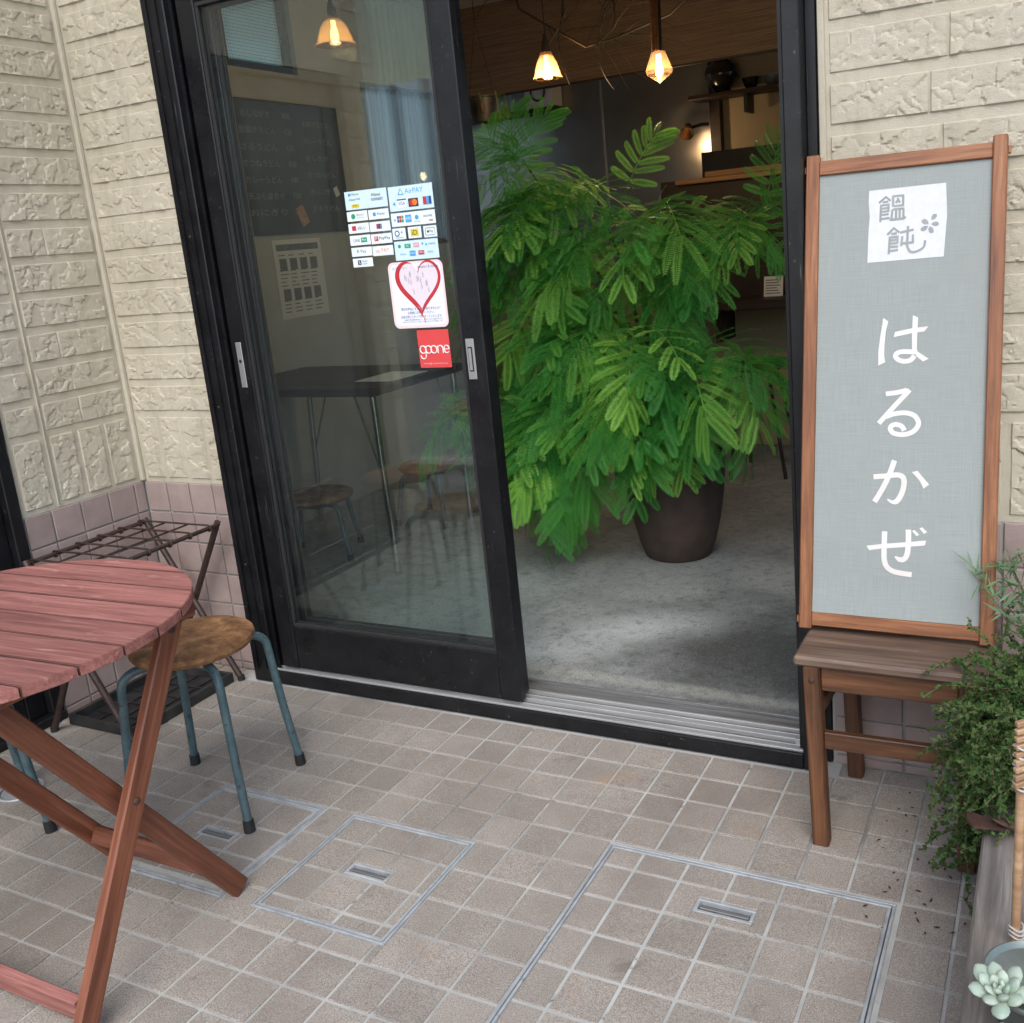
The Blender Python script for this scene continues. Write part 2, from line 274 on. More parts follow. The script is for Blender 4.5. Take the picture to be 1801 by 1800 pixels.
def frosted():
    t = NT('wired frosted glass'); tl = t.n('BsdfTranslucent'); tl.inputs[0].default_value = (.70, .84, .78, 1)
    v = t.coords((1, 1, 1), rnd=False); br = t.n('TexBrick'); br.offset = 0; br.inputs['Scale'].default_value = 1; br.inputs['Color1'].default_value = G(0); br.inputs['Color2'].default_value = G(0); br.inputs['Mortar'].default_value = G(1)
    br.inputs['Brick Width'].default_value = .016; br.inputs['Row Height'].default_value = .016; br.inputs['Mortar Size'].default_value = .0011
    mp = t.n('Mapping'); mp.inputs['Rotation'].default_value = (PI / 2, 0, PI / 2); t.l(v, mp.inputs[0])
    sx = t.n('SeparateXYZ'); t.l(v, sx.inputs[0]); cx = t.n('CombineXYZ'); t.l(sx.outputs[1], cx.inputs[0]); t.l(sx.outputs[2], cx.inputs[1]); t.l(cx.outputs[0], br.inputs[0])
    t.l(t.mix((.88, .97, .93, 1), (.2, .24, .22, 1), br.outputs[0]), tl.inputs[0])
    gl = t.n('BsdfTransparent'); gl.inputs[0].default_value = (.74, .86, .80, 1); mx = t.n('MixShader'); mx.inputs[0].default_value = .18
    t.l(tl.outputs[0], mx.inputs[1]); t.l(gl.outputs[0], mx.inputs[2]); t.l(mx.outputs[0], t.o.inputs[0]); return t.m
MAT['frosted'] = frosted()
def clearfrost():
    t = NT('frosted window glass'); tl = t.n('BsdfTranslucent'); tl.inputs[0].default_value = (.86, .90, .88, 1); tr = t.n('BsdfTransparent'); tr.inputs[0].default_value = (.9, .93, .92, 1)
    mx = t.n('MixShader'); mx.inputs[0].default_value = .3; t.l(tl.outputs[0], mx.inputs[1]); t.l(tr.outputs[0], mx.inputs[2]); t.l(mx.outputs[0], t.o.inputs[0]); return t.m
MAT['clearfrost'] = clearfrost()
MAT['asphalt'] = surf('pale worn street surface', G(.16), G(.24), 3, .9, .6, .004, 150)
MAT['corr'] = surf('cream painted corrugated metal', lin(244, 234, 204), lin(236, 226, 194), 2, .22, .1, .001, 30, metal=.9)
MAT['nwall'] = surf('pale grey metal shutter', lin(240, 242, 244), lin(214, 216, 222), 2, .2, .2, .002, 50, metal=.9, stretch=(3, 3, .1))
MAT['ndark'] = surf('dark window glass', G(.03), G(.05), 3, .15, 0)
MAT['shrub'] = leaf_mat('street shrub leaf', lin(40, 70, 30), lin(60, 96, 40), lin(84, 120, 50), .25, .5)
def flat(name, r, g, b, rough=.6):
    if name not in MAT: MAT[name] = surf(name, lin(r, g, b), lin(min(255, r + 4), min(255, g + 4), min(255, b + 4)), 30, rough, 0)
    return MAT[name]
# ------------------------------------------------------------------ geometry helpers
RNG = random.Random(7)
class MB:
    def __init__(s): s.v = []; s.f = []
    def add(s, vs, fs):
        o = len(s.v); s.v += [tuple(p) for p in vs]; s.f += [tuple(i + o for i in f) for f in fs]; return s
    def box(s, a, b, ch=0.0):
        c = [(a[i] + b[i]) / 2 for i in range(3)]; h = [abs(b[i] - a[i]) / 2 for i in range(3)]
        vs, fs = cbox(h, ch); return s.add([(x + c[0], y + c[1], z + c[2]) for x, y, z in vs], fs)
    def tube(s, pts, r, n=8, cap=True, closed=False):
        P = [Vector(p) for p in pts]; m = len(P); R = r if isinstance(r, (list, tuple)) else [r] * m
        T = []
        for i in range(m):
            a = P[i - 1] if (i > 0 or closed) else P[i]; b = P[(i + 1) % m] if (i < m - 1 or closed) else P[i]
            T.append((b - a).normalized() if (b - a).length > 1e-9 else Vector((0, 0, 1)))
        up = Vector((0, 0, 1)) if abs(T[0].z) < .9 else Vector((1, 0, 0)); u = T[0].cross(up).normalized(); vs = []
        for i in range(m):
            u = (u - T[i] * u.dot(T[i])); u = u.normalized() if u.length > 1e-6 else T[i].orthogonal().normalized(); w = T[i].cross(u)
            for k in range(n):
                a = 2 * PI * k / n; vs.append(P[i] + u * (math.cos(a) * R[i]) + w * (math.sin(a) * R[i]))
        fs = []
        for i in range(m if closed else m - 1):
            j = (i + 1) % m
            for k in range(n): fs.append((i * n + k, j * n + k, j * n + (k + 1) % n, i * n + (k + 1) % n))
        if cap and not closed: fs.append(tuple(range(n))); fs.append(tuple((m - 1) * n + k for k in reversed(range(n))))
        return s.add(vs, fs)
    def lathe(s, prof, c=(0, 0, 0), n=32, ripple=0, nr=0):
        vs = []; m = len(prof)
        for r, z in prof:
            for k in range(n):
                a = 2 * PI * k / n; rr = r * (1 + ripple * math.cos(nr * a)) if ripple else r
                vs.append((c[0] + rr * math.cos(a), c[1] + rr * math.sin(a), c[2] + z))
        fs = [(i * n + k, i * n + (k + 1) % n, (i + 1) * n + (k + 1) % n, (i + 1) * n + k) for i in range(m - 1) for k in range(n)]
        if prof[0][0] > 1e-6: fs.append(tuple(reversed(range(n))))
        if prof[-1][0] > 1e-6: fs.append(tuple((m - 1) * n + k for k in range(n)))
        return s.add(vs, fs)
    def prism(s, poly, z0, z1, mp=lambda x, y, z: (x, y, z)):
        n = len(poly); vs = [mp(x, y, z0) for x, y in poly] + [mp(x, y, z1) for x, y in poly]
        fs = [tuple(reversed(range(n))), tuple(range(n, 2 * n))] + [(i, (i + 1) % n, n + (i + 1) % n, n + i) for i in range(n)]
        return s.add(vs, fs)
    def mesh(s, name, smooth=False):
        me = bpy.data.meshes.new(name); me.from_pydata(s.v, [], s.f); me.update()
        if smooth: me.shade_smooth(); me.set_sharp_from_angle(angle=math.radians(40))
        return me
    def build(s, name, mat, parent=None, smooth=False): return put(name, s.mesh(name, smooth), mat, parent)
def cbox(h, c):
    x, y, z = h
    if c <= 0:
        return [(-x, -y, -z), (x, -y, -z), (x, y, -z), (-x, y, -z), (-x, -y, z), (x, -y, z), (x, y, z), (-x, y, z)], [(3, 2, 1, 0), (4, 5, 6, 7), (0, 1, 5, 4), (1, 2, 6, 5), (2, 3, 7, 6), (3, 0, 4, 7)]
    vs = []; idx = {}
    for sx in (-1, 1):
        for sy in (-1, 1):
            for sz in (-1, 1):
                for a in range(3):
                    p = [sx * (x - c), sy * (y - c), sz * (z - c)]; p[a] = (sx * x, sy * y, sz * z)[a]
                    idx[(sx, sy, sz, a)] = len(vs); vs.append(tuple(p))
    fs = []
    for a in range(3):
        b, d = (a + 1) % 3, (a + 2) % 3
        for s in (-1, 1):
            q = []
            for sb, sd in ((-1, -1), (1, -1), (1, 1), (-1, 1)):
                k = [0, 0, 0]; k[a] = s; k[b] = sb; k[d] = sd; q.append(idx[(*k, a)])
            fs.append(tuple(q) if s > 0 else tuple(reversed(q)))
    for a in range(3):
        b, d = (a + 1) % 3, (a + 2) % 3
        for sb in (-1, 1):
            for sd in (-1, 1):
                k0 = [0, 0, 0]; k0[b] = sb; k0[d] = sd; k1 = k0[:]; k0[a] = -1; k1[a] = 1
                q = (idx[(*k0, b)], idx[(*k1, b)], idx[(*k1, d)], idx[(*k0, d)])
                fs.append(q if sb * sd > 0 else tuple(reversed(q)))
    for sx in (-1, 1):
        for sy in (-1, 1):
            for sz in (-1, 1):
                q = tuple(idx[(sx, sy, sz, a)] for a in range(3)); fs.append(q if sx * sy * sz > 0 else tuple(reversed(q)))
    return vs, fs
def put(name, me, mat, parent=None, mw=None):
    o = bpy.data.objects.new(name, me); COL.objects.link(o)
    if mat is not None and not me.materials: me.materials.append(MAT[mat] if isinstance(mat, str) else mat)
    if mw is not None: o.matrix_basis = mw
    if parent is not None:
        o.parent = parent; o.matrix_parent_inverse = root_m(parent).inverted()
    return o
def root_m(o):
    m = o.matrix_basis.copy()
    return m if o.parent is None else root_m(o.parent) @ o.matrix_parent_inverse @ m
def tag(o, label=None, cat=None, group=None, kind=None):
    for k, v in (('label', label), ('category', cat), ('group', group), ('kind', kind)):
        if v: o[k] = v
    return o
def thing(name, label, cat, loc=(0, 0, 0), group=None):
    o = bpy.data.objects.new(name, None); COL.objects.link(o); o.location = loc; o.empty_display_size = .05
    return tag(o, label, cat, group)
def copy_tree(o, parent=None):
    c = o.copy(); COL.objects.link(c)
    if parent is not None: c.parent = parent; c.matrix_parent_inverse = o.matrix_parent_inverse.copy()
    for ch in list(o.children): copy_tree(ch, c)
    return c
def box(name, a, b, mat, parent=None, ch=0.0): return MB().box(a, b, ch).build(name, mat, parent)
def obox(name, center, size, mat, parent=None, ch=0.0, mw=None):
    vs, fs = cbox([s / 2 for s in size], ch); m = MB().add(vs, fs).mesh(name)
    return put(name, m, mat, parent, (mw or Matrix.Identity(4)) @ Matrix.Translation(center))
def frame_m(o, ex, ey, ez):
    return Matrix(((ex[0], ey[0], ez[0], o[0]), (ex[1], ey[1], ez[1], o[1]), (ex[2], ey[2], ez[2], o[2]), (0, 0, 0, 1)))
def stick(name, p0, p1, w, h, mat, parent=None, up=(0, 0, 1), ch=.002):
    """square bar with its local X along p0-p1 (the grain runs along X)"""
    a, b = Vector(p0), Vector(p1); L = (b - a).length; ex = (b - a).normalized(); u = Vector(up); ey = u.cross(ex).normalized(); ez = ex.cross(ey)
    vs, fs = cbox((L / 2, w / 2, h / 2), ch); m = MB().add(vs, fs).mesh(name)
    return put(name, m, mat, parent, frame_m((a + b) / 2, ex, ey, ez))
def vnoise(x, y, seed):
    r = np.random.RandomState(seed).rand(64, 64); xi = np.floor(x).astype(int); yi = np.floor(y).astype(int); fx = x - xi; fy = y - yi
    fx = fx * fx * (3 - 2 * fx); fy = fy * fy * (3 - 2 * fy); g = lambda a, b: r[(xi + a) % 64, (yi + b) % 64]
    return (g(0, 0) * (1 - fx) + g(1, 0) * fx) * (1 - fy) + (g(0, 1) * (1 - fx) + g(1, 1) * fx) * fy
def grid_mesh(name, X, Y, Z, mp, sharp=0):
    ny, nx = X.shape; P = mp(X.ravel(), Y.ravel(), Z.ravel()); i = np.arange(nx * ny).reshape(ny, nx)
    F = np.stack([i[:-1, :-1], i[:-1, 1:], i[1:, 1:], i[1:, :-1]], -1).reshape(-1, 4)
    me = bpy.data.meshes.new(name); me.from_pydata(P.tolist(), [], F.tolist()); me.update(); me.shade_smooth()
    if sharp: me.set_sharp_from_angle(angle=math.radians(sharp))
    return me
def quads_mesh(name, V, nper=4):
    """V: (n,4,3) float array, one quad each"""
    n = len(V); me = bpy.data.meshes.new(name); me.from_pydata(V.reshape(-1, 3).tolist(), [], np.arange(n * nper).reshape(n, nper).tolist()); me.update(); return me

# ------------------------------------------------------------------ ground
T = 0.108
WALLY = 0.18; SILLY = 0.115; LX = -1.43
ground = box('ground', (-60, -60, -.30), (60, 60, -.06), 'asphalt'); ground['kind'] = 'structure'
HOLES = [(-.575, -.812, -.221, -.438), (-.130, -.808, .234, -.438), (.541, -.975, 1.180, -.331)]
TH = .0075
def subtract(r, h):
    x0, y0, x1, y1 = r; a0, b0, a1, b1 = h
    if a1 <= x0 or a0 >= x1 or b1 <= y0 or b0 >= y1: return [r]
    out = []
    if a0 > x0: out.append((x0, y0, a0, y1))
    if a1 < x1: out.append((a1, y0, x1, y1))
    c0, c1 = max(x0, a0), min(x1, a1)
    if b0 > y0: out.append((c0, y0, c1, b0))
    if b1 < y1: out.append((c0, b1, c1, y1))
    return out
slabs = [(LX - .02, -2.75, 2.6, .36)]
for h in HOLES: slabs = [q for r in slabs for q in subtract(r, (h[0] + .0002, h[1] + .0002, h[2] - .0002, h[3] - .0002))]
mb = MB()
for r in slabs: mb.box((r[0], r[1], -.055), (r[2], r[3], -.0035))
pave = tag(mb.build('pavement', 'grout'), kind='structure')
tile_cache = {}
def tile_mesh(w, d):
    k = (round(w, 3), round(d, 3))
    if k not in tile_cache:
        vs, fs = cbox((k[0] / 2, k[1] / 2, .004), .0012); tile_cache[k] = MB().add(vs, fs).mesh('tile')
    return tile_cache[k]
def subtract(r, h):
    x0, y0, x1, y1 = r; a0, b0, a1, b1 = h
    if a1 <= x0 or a0 >= x1 or b1 <= y0 or b0 >= y1: return [r]
    out = []
    if a0 > x0: out.append((x0, y0, a0, y1))
    if a1 < x1: out.append((a1, y0, x1, y1))
    c0, c1 = max(x0, a0), min(x1, a1)
    if b0 > y0: out.append((c0, y0, c1, b0))
    if b1 < y1: out.append((c0, b1, c1, y1))
    return out
def in_view(x, y, z=0, m=.02):
    q = CR @ (np.array([x, y, z]) - CC)
    u = (1727.58 * q[0] / q[2] + 985.94) / 1801; v = (1727.58 * q[1] / q[2] + 829.02) / 1800
    return q[2] > .1 and -m < u < 1 + m and -m < v < 1 + m
far = MB(); near = []
for i in range(-14, 25):
    for j in range(-2, 26):
        x0, x1 = i * T + TH / 2, (i + 1) * T - TH / 2; y0, y1 = -(j + 1) * T + TH / 2, -j * T - TH / 2
        ymax = (SILLY - .004) if x0 < .90 and x1 > -1.02 else WALLY - .004
        y1 = min(y1, ymax); x0 = max(x0, LX + .006)
        if x1 - x0 < .012 or y1 - y0 < .012: continue
        rects = [(x0, y0, x1, y1)]
        for h in HOLES: rects = [q for r in rects for q in subtract(r, (h[0] - .003, h[1] - .003, h[2] + .003, h[3] + .003))]
        for r in rects:
            w, d = r[2] - r[0], r[3] - r[1]
            if w < .012 or d < .012: continue
            c = ((r[0] + r[2]) / 2, (r[1] + r[3]) / 2)
            if in_view(*c): near.append((w, d, c))
            else: far.box((r[0], r[1], -.008), (r[2], r[3], 0), .0012)
near.sort(key=lambda t: (t[2][0] - CC[0]) ** 2 + (t[2][1] - CC[1]) ** 2)
for k, (w, d, c) in enumerate(near):
    if k < 296:
        o = put('tile', tile_mesh(w, d), 'tile', pave, Matrix.Translation((c[0], c[1], -.004 + RNG.uniform(-.0006, .0006))))
    else: far.box((c[0] - w / 2, c[1] - d / 2, -.008), (c[0] + w / 2, c[1] + d / 2, 0), .0012)
fo = far.build('paving_tiles', 'tile', pave); fo['kind'] = 'stuff'
kerb = tag(box('kerb', (-8, -2.95, -.2), (8, -2.755, -.002), 'grout'), kind='structure')

def manhole(h, cols, rows, ox, oy, hx, hy, hw, hd, label):
    t = thing('access_cover', label, 'cover', ((h[0] + h[2]) / 2, (h[1] + h[3]) / 2, -.003), 'tiled access covers set into the paving')
    def ring(name, a, z0, z1, w):
        mb = MB(); x0, y0, x1, y1 = h[0] + a, h[1] + a, h[2] - a, h[3] - a
        mb.box((x0, y0, z0), (x1, y0 + w, z1), .0008).box((x0, y1 - w, z0), (x1, y1, z1), .0008)
        mb.box((x0, y0 + w + .0004, z0), (x0 + w, y1 - w - .0004, z1), .0008).box((x1 - w, y0 + w + .0004, z0), (x1, y1 - w - .0004, z1), .0008)
        return mb.build(name, 'mhframe', t)
    ring('outer_frame', 0, -.02, .0016, .0062); ring('inner_frame', .0085, -.02, .0012, .0062)
    box('seal_groove', (h[0] + .0064, h[1] + .0064, -.030), (h[2] - .0064, h[3] - .0064, -.0205), 'rubber', t)
    box('cover_bed', (h[0] + .0152, h[1] + .0152, -.02), (h[2] - .0152, h[3] - .0152, -.0026), 'grout', t) if False else [box('cover_bed', (r[0], r[1], -.02), (r[2], r[3], -.0026), 'grout', t) for r in subtract((h[0] + .0152, h[1] + .0152, h[2] - .0152, h[3] - .0152), (hx - hw / 2 + .0008, hy - hd / 2 + .0008, hx + hw / 2 - .0008, hy + hd / 2 - .0008))]
    x0, y0, x1, y1 = h[0] + .0165, h[1] + .0165, h[2] - .0165, h[3] - .0165
    for i in range(-1, cols + 2):
        for j in range(-1, rows + 2):
            a0, a1 = max(x0, ox + i * T + TH / 2), min(x1, ox + (i + 1) * T - TH / 2); b0, b1 = max(y0, oy - (j + 1) * T + TH / 2), min(y1, oy - j * T - TH / 2)
            if a1 - a0 < .01 or b1 - b0 < .01: continue
            for r in subtract((a0, b0, a1, b1), (hx - hw / 2, hy - hd / 2, hx + hw / 2, hy + hd / 2)):
                w, d = r[2] - r[0], r[3] - r[1]
                if w > .008 and d > .008: put('tile', tile_mesh(w, d), 'tile', t, Matrix.Translation(((r[0] + r[2]) / 2, (r[1] + r[3]) / 2, -.0042)))
    x0, x1, y0, y1 = hx - hw / 2 + .001, hx + hw / 2 - .001, hy - hd / 2 + .001, hy + hd / 2 - .001; w = .0075
    mb = MB(); mb.box((x0, y0, -.018), (x1, y0 + w, -.0010), .0008).box((x0, y1 - w, -.018), (x1, y1, -.0010), .0008).box((x0, y0 + w + .0003, -.018), (x0 + w, y1 - w - .0003, -.0010), .0008).box((x1 - w, y0 + w + .0003, -.018), (x1, y1 - w - .0003, -.0010), .0008); mb.build('handle_surround', 'mhframe', t)
    box('handle_recess', (x0 + w, y0 + w, -.019), (x1 - w, y1 - w, -.0125), 'galvdark', t)
    mb = MB(); mb.box((x0 + .010, hy - .007, -.0085), (x1 - .010, hy + .0015, -.0028), .0012).box((hx - .014, hy - .0125, -.0090), (hx + .014, hy - .0075, -.0040), .001); mb.build('lift_handle', 'sillgrey', t)
    return t
manhole(HOLES[0], 3, 3, -.565, -.46, -.42, -.62, .115, .042, 'small square tiled access cover under the blue stool')
manhole(HOLES[1], 3, 3, -.13, -.432, .054, -.618, .118, .042, 'small square tiled access cover in the middle, touched by the table foot')
manhole(HOLES[2], 6, 6, .541 - .02, -.331 + .03, .857, -.466, .128, .046, 'large square tiled access cover at the lower right')
d = thing('drain_cover', 'round metal drain cover in the paving behind the table', 'drain', (-1.14, -.655, 0))
MB().lathe([(.001, .001), (.048, .001), (.05, .0005), (.05, -.004)], (-1.14, -.655, .0012), 28).build('lid', 'mhframe', d, True)
MB().lathe([(.054, -.004), (.054, .003), (.060, .003), (.062, .0), (.062, -.004)], (-1.14, -.655, .0005), 28).build('rim', 'mhframe', d, True)

# ------------------------------------------------------------------ exterior walls
TOPZ = 3.5
def split_face(w, h, seed, res=.0038, depth=.0076):
    nx, ny = max(6, int(w / res) + 1), max(6, int(h / res) + 1)
    X, Y = np.meshgrid(np.linspace(0, w, nx), np.linspace(0, h, ny)); rs = np.random.RandomState(seed)
    wx = X + .011 * (vnoise(X * 95, Y * 95, seed) - .5) + .009 * (vnoise(X * 34, Y * 34, seed + 1) - .5); wy = Y + .011 * (vnoise(X * 95, Y * 95, seed + 2) - .5) + .009 * (vnoise(X * 34, Y * 34, seed + 3) - .5)
    n = max(5, int(w * h / .0010)); px = rs.rand(n) * w; py = rs.rand(n) * h; hh = rs.rand(n); gx = (rs.rand(n) - .5); gy = (rs.rand(n) - .5)
    d = np.maximum(np.abs(wx[..., None] - px) * 1.0, np.abs(wy[..., None] - py) * 1.25) + .08 * np.hypot(wx[..., None] - px, wy[..., None] - py)
    o = np.argsort(d, -1)[..., :2]; k = o[..., 0]; d1 = np.take_along_axis(d, o[..., :1], -1)[..., 0]; d2 = np.take_along_axis(d, o[..., 1:], -1)[..., 0]
    H = .34 + .62 * hh[k] + 8 * (gx[k] * (X - px[k]) + gy[k] * (Y - py[k]))
    crack = np.clip(1 - (d2 - d1) / .006, 0, 1) * (vnoise(X * 30, Y * 30, seed + 8) > .45); H = H - .34 * crack
    f = vnoise(X * 120, Y * 120, seed + 4) * .5 + vnoise(X * 250, Y * 250, seed + 5) * .4; H = H + .30 * (f - .42)
    e = np.minimum(np.minimum(X, w - X) * 2.6 + .003 * vnoise(Y * 60, X * 0, seed + 6), np.minimum(Y, h - Y) + .004 * vnoise(X * 60, Y * 0, seed + 7))
    m = np.clip(e / .0050, 0, 1); H = (np.clip(H, .10, 1.2) * depth) * (m ** .5)
    H[0, :] = H[-1, :] = -.002; H[:, 0] = H[:, -1] = -.002; return X, Y, H
SEED = [100]
def siding_run(wall, a0, a1, mp, seams=True, top=2.45):
    """courses of split faced blocks along a wall; mp maps (along, up, out) to world"""
    def blk(u0, u1, z0, z1):
        SEED[0] += 9; X, Y, H = split_face(u1 - u0, z1 - z0, SEED[0])
        put('siding_block', grid_mesh('siding_block', X + u0, Y + z0, H, mp, 24), 'siding', wall)
    n = max(1, round((a1 - a0) / .095)); w = (a1 - a0) / n
    for k in range(n): blk(a0 + k * w + .008, a0 + (k + 1) * w - .008, .690, .905)
    r = 0; z = .915
    while z < top:
        u = a0 + .004; rs = random.Random(SEED[0])
        while u < a1 - .01:
            L = rs.uniform(.16, .34); e = u + L
            if a1 - e < .10: e = a1 - .004
            blk(u, e, z + .0105, z + .0972); u = e + .0003
        z += .1077
def dado(wall, a0, a1, mp, off=0.0, z1=.672):
    """wall tiles below the siding"""
    u = a0
    first = True
    while u < a1 - .012:
        e = min(a1, u + (T if not first or not off else off)); first = False
        zz = z1
        while zz > .02:
            b = max(.003, zz - T + .006)
            if zz - b > .012 and e - u > .02:
                w, h = e - u - .006, zz - b; vs, fs = cbox((w / 2, h / 2, .004), .0015)
                me = MB().add(vs, fs).mesh('wall_tile'); P = mp(np.array([u + e]) / 2, np.array([(zz + b) / 2]), np.array([.002]))[0]
                q = mp(np.array([u + e]) / 2 + 1, np.array([(zz + b) / 2]), np.array([.002]))[0]; ex = Vector(q - P); ez = Vector((0, 0, 1)); eo = Vector(mp(np.array([u + e]) / 2, np.array([(zz + b) / 2]), np.array([1.002]))[0] - P)
                put('wall_tile', me, 'wtile', wall, frame_m(P, ex, ez, eo))
            zz -= T
        u = e
mpF = lambda u, z, o: np.stack([u, WALLY - o, z], -1)      # front wall, faces -y
mpL = lambda u, z, o: np.stack([LX + o, -u, z], -1)        # wing wall, faces +x; u runs towards the street
# left wing
wing = thing('wing_wall', 'cream stone textured side wall with pinkish tile base at the far left', 'wall', (LX - .1, -.6, 0))
box('wall_body', (LX - 2.4, -1.45, -.05), (LX, -1.262, TOPZ), 'siding', wing); box('wall_body', (LX - .17, -.292, .674), (LX, WALLY + .02, TOPZ), 'siding', wing)
box('wall_body', (LX - .17, -1.2615, 2.16), (LX - .001, -.2925, TOPZ), 'siding', wing)
box('tile_bed', (LX - .17, -.290, -.05), (LX - .0005, WALLY + .02, .6738), 'wgrout', wing)
box('return_wall', (LX - 2.4, -1.2618, -.05), (LX - 2.2, -.2, TOPZ), 'siding', wing)
siding_run(wing, -WALLY + .022, .152, mpL); siding_run(wing, .170, .282, mpL)
siding_run(wing, 1.268, 1.445, mpL)
dado(wing, -WALLY + .004, .288, mpL, .045)
MB().box((LX - .001, -.1618, .678), (LX + .0065, -.1595, 2.45)).build('panel_joint', 'siding', wing)
# front wall left of the door
fl = thing('front_wall', 'narrow cream stone textured wall strip between the corner and the door frame', 'wall', (-1.22, .25, 0))
box('wall_body', (LX + .001, WALLY, .674), (-.965, .36, TOPZ), 'siding', fl); box('tile_bed', (LX + .001, WALLY + .0005, -.05), (-.965, .36, .6738), 'wgrout', fl)
siding_run(fl, LX + .022, -.982, mpF); dado(fl, LX + .010, -.972, mpF, .104)
box('corner_trim', (LX + .0003, WALLY - .016, .678), (LX + .017, WALLY - .0003, 2.45), 'siding', fl, .003)
# front wall right of the door
fr = thing('front_wall', 'cream stone textured wall behind the leaning sign on the right', 'wall', (1.6, .25, 0))
box('wall_body', (.952, WALLY, .674), (3.2, .36, TOPZ), 'siding', fr); box('tile_bed', (.952, WALLY + .0005, -.05), (3.2, .36, .6738), 'wgrout', fr)
siding_run(fr, .972, 1.72, mpF, top=2.0); dado(fr, .958, 1.9, mpF, .06)
box('edge_trim', (.9535, WALLY - .010, .678), (.968, WALLY - .0003, 2.45), 'siding', fr, .002)
up = thing('upper_wall', 'cream upper wall of the shop above the door head', 'wall', (0, .25, 2.3))
box('wall_body', (-.9648, WALLY + .001, 2.262), (.9518, .36, TOPZ), 'siding', up)
roof = thing('roof', 'flat roof over the shop', 'roof', (0, 3, TOPZ))
box('slab', (-2.25, -.25, TOPZ + .002), (2.6, 6.2, TOPZ + .2), 'nwall', roof); box('wing_slab', (-3.9, -1.6, TOPZ + .003), (LX + .1, -.2505, TOPZ + .18), 'nwall', roof)

# ------------------------------------------------------------------ black door in the wing wall
bd = thing('side_door', 'black framed door in the side wall at the left edge', 'door', (LX - .05, -.78, 0))
MB().box((LX - .09, -.335, .03), (LX + .012, -.2935, 2.15), .003).build('jamb', 'black', bd); MB().box((LX - .09, -1.2605, .03), (LX + .012, -1.22, 2.15), .003).build('jamb', 'black', bd)
box('sill', (LX - .09, -1.26, -.04), (LX + .02, -.294, .0285), 'black', bd, .003); box('head', (LX - .09, -1.2195, 2.11), (LX + .011, -.3355, 2.149), 'black', bd, .002)
box('stile', (LX - .06, -.40, .0305), (LX - .018, -.3362, 2.108), 'black', bd, .003); box('stile', (LX - .06, -1.2188, .0305), (LX - .018, -1.15, 2.108), 'black', bd, .003)
box('bottom_rail', (LX - .06, -1.149, .0305), (LX - .018, -.4012, .13), 'black', bd, .003); box('top_rail', (LX - .06, -1.149, 2.02), (LX - .018, -.4012, 2.108), 'black', bd, .003)
box('panel', (LX - .046, -1.1488, .1312), (LX - .034, -.4014, 2.019), flat('dark grey panel', 62, 64, 68, .3), bd)
# ------------------------------------------------------------------ sliding door frame and doors
FZ = .048; HEADZ = 2.20
df = thing('door_frame', 'black aluminium sliding door frame with metal sill rails', 'door frame', (0, .2, 0))
def jamb(xa, xb, xs, sgn):
    box('jamb', (xa, SILLY, .0005), (xb, .325, 2.255), 'black', df, .003)
    for k, yy in enumerate((.136, .178, .186, .228)):
        box('jamb_fin', (xs, yy, FZ + .002), (xs + sgn * .012, yy + .005, HEADZ), 'black', df)
jamb(-.985, -.895, -.8948, 1); jamb(.888, .926, .8878, -1)
box('jamb_fin', (.9262, WALLY - .006, .0005), (.950, .325, 2.255), 'black', df, .002)
box('jamb_fin', (-.964, SILLY - .006, .0505), (-.957, SILLY - .0004, 2.25), 'black', df); box('jamb_fin', (-.925, SILLY - .005, .0505), (-.921, SILLY - .0004, 2.25), 'black', df)
for zz in (.42, .95, 1.48, 2.01):
    MB().lathe([(.0, .0025), (.0035, .002), (.005, 0)], (0, 0, 0), 12).build('screw', 'darkiron', df, True).matrix_basis = Matrix.Translation((-.942, SILLY - .0004, zz)) @ Matrix.Rotation(PI / 2, 4, 'X')
box('head', (-.8945, SILLY + .002, HEADZ + .001), (.8875, .324, 2.254), 'black', df)
box('sill_face', (-.8945, SILLY, .0008), (.8875, .128, FZ - .004), 'black', df, .002)
box('sill_bed', (-.8945, .1285, -.03), (.8875, .325, FZ - .012), 'sillgrey', df)
for a, b, z in ((.1288, .1345, FZ), (.152, .156, FZ), (.161, .176, FZ - .008), (.180, .184, FZ + .001), (.203, .207, FZ + .001), (.212, .228, FZ - .009), (.232, .240, FZ), (.300, .312, FZ - .002)):
    box('rail', (-.8942, a, FZ - .0118), (.8872, b, z), 'alu' if b - a < .009 else 'sillgrey', df, .0008)
for xx in (-.75, -.25, .22, .55, .82):
    MB().lathe([(.0, .002), (.003, .0016), (.0045, 0)], (xx, .145, FZ - .0118), 10).build('screw', 'alu', df, True)
box('stop_block', (.858, .158, FZ - .0078), (.884, .182, FZ + .012), 'alu', df, .001)
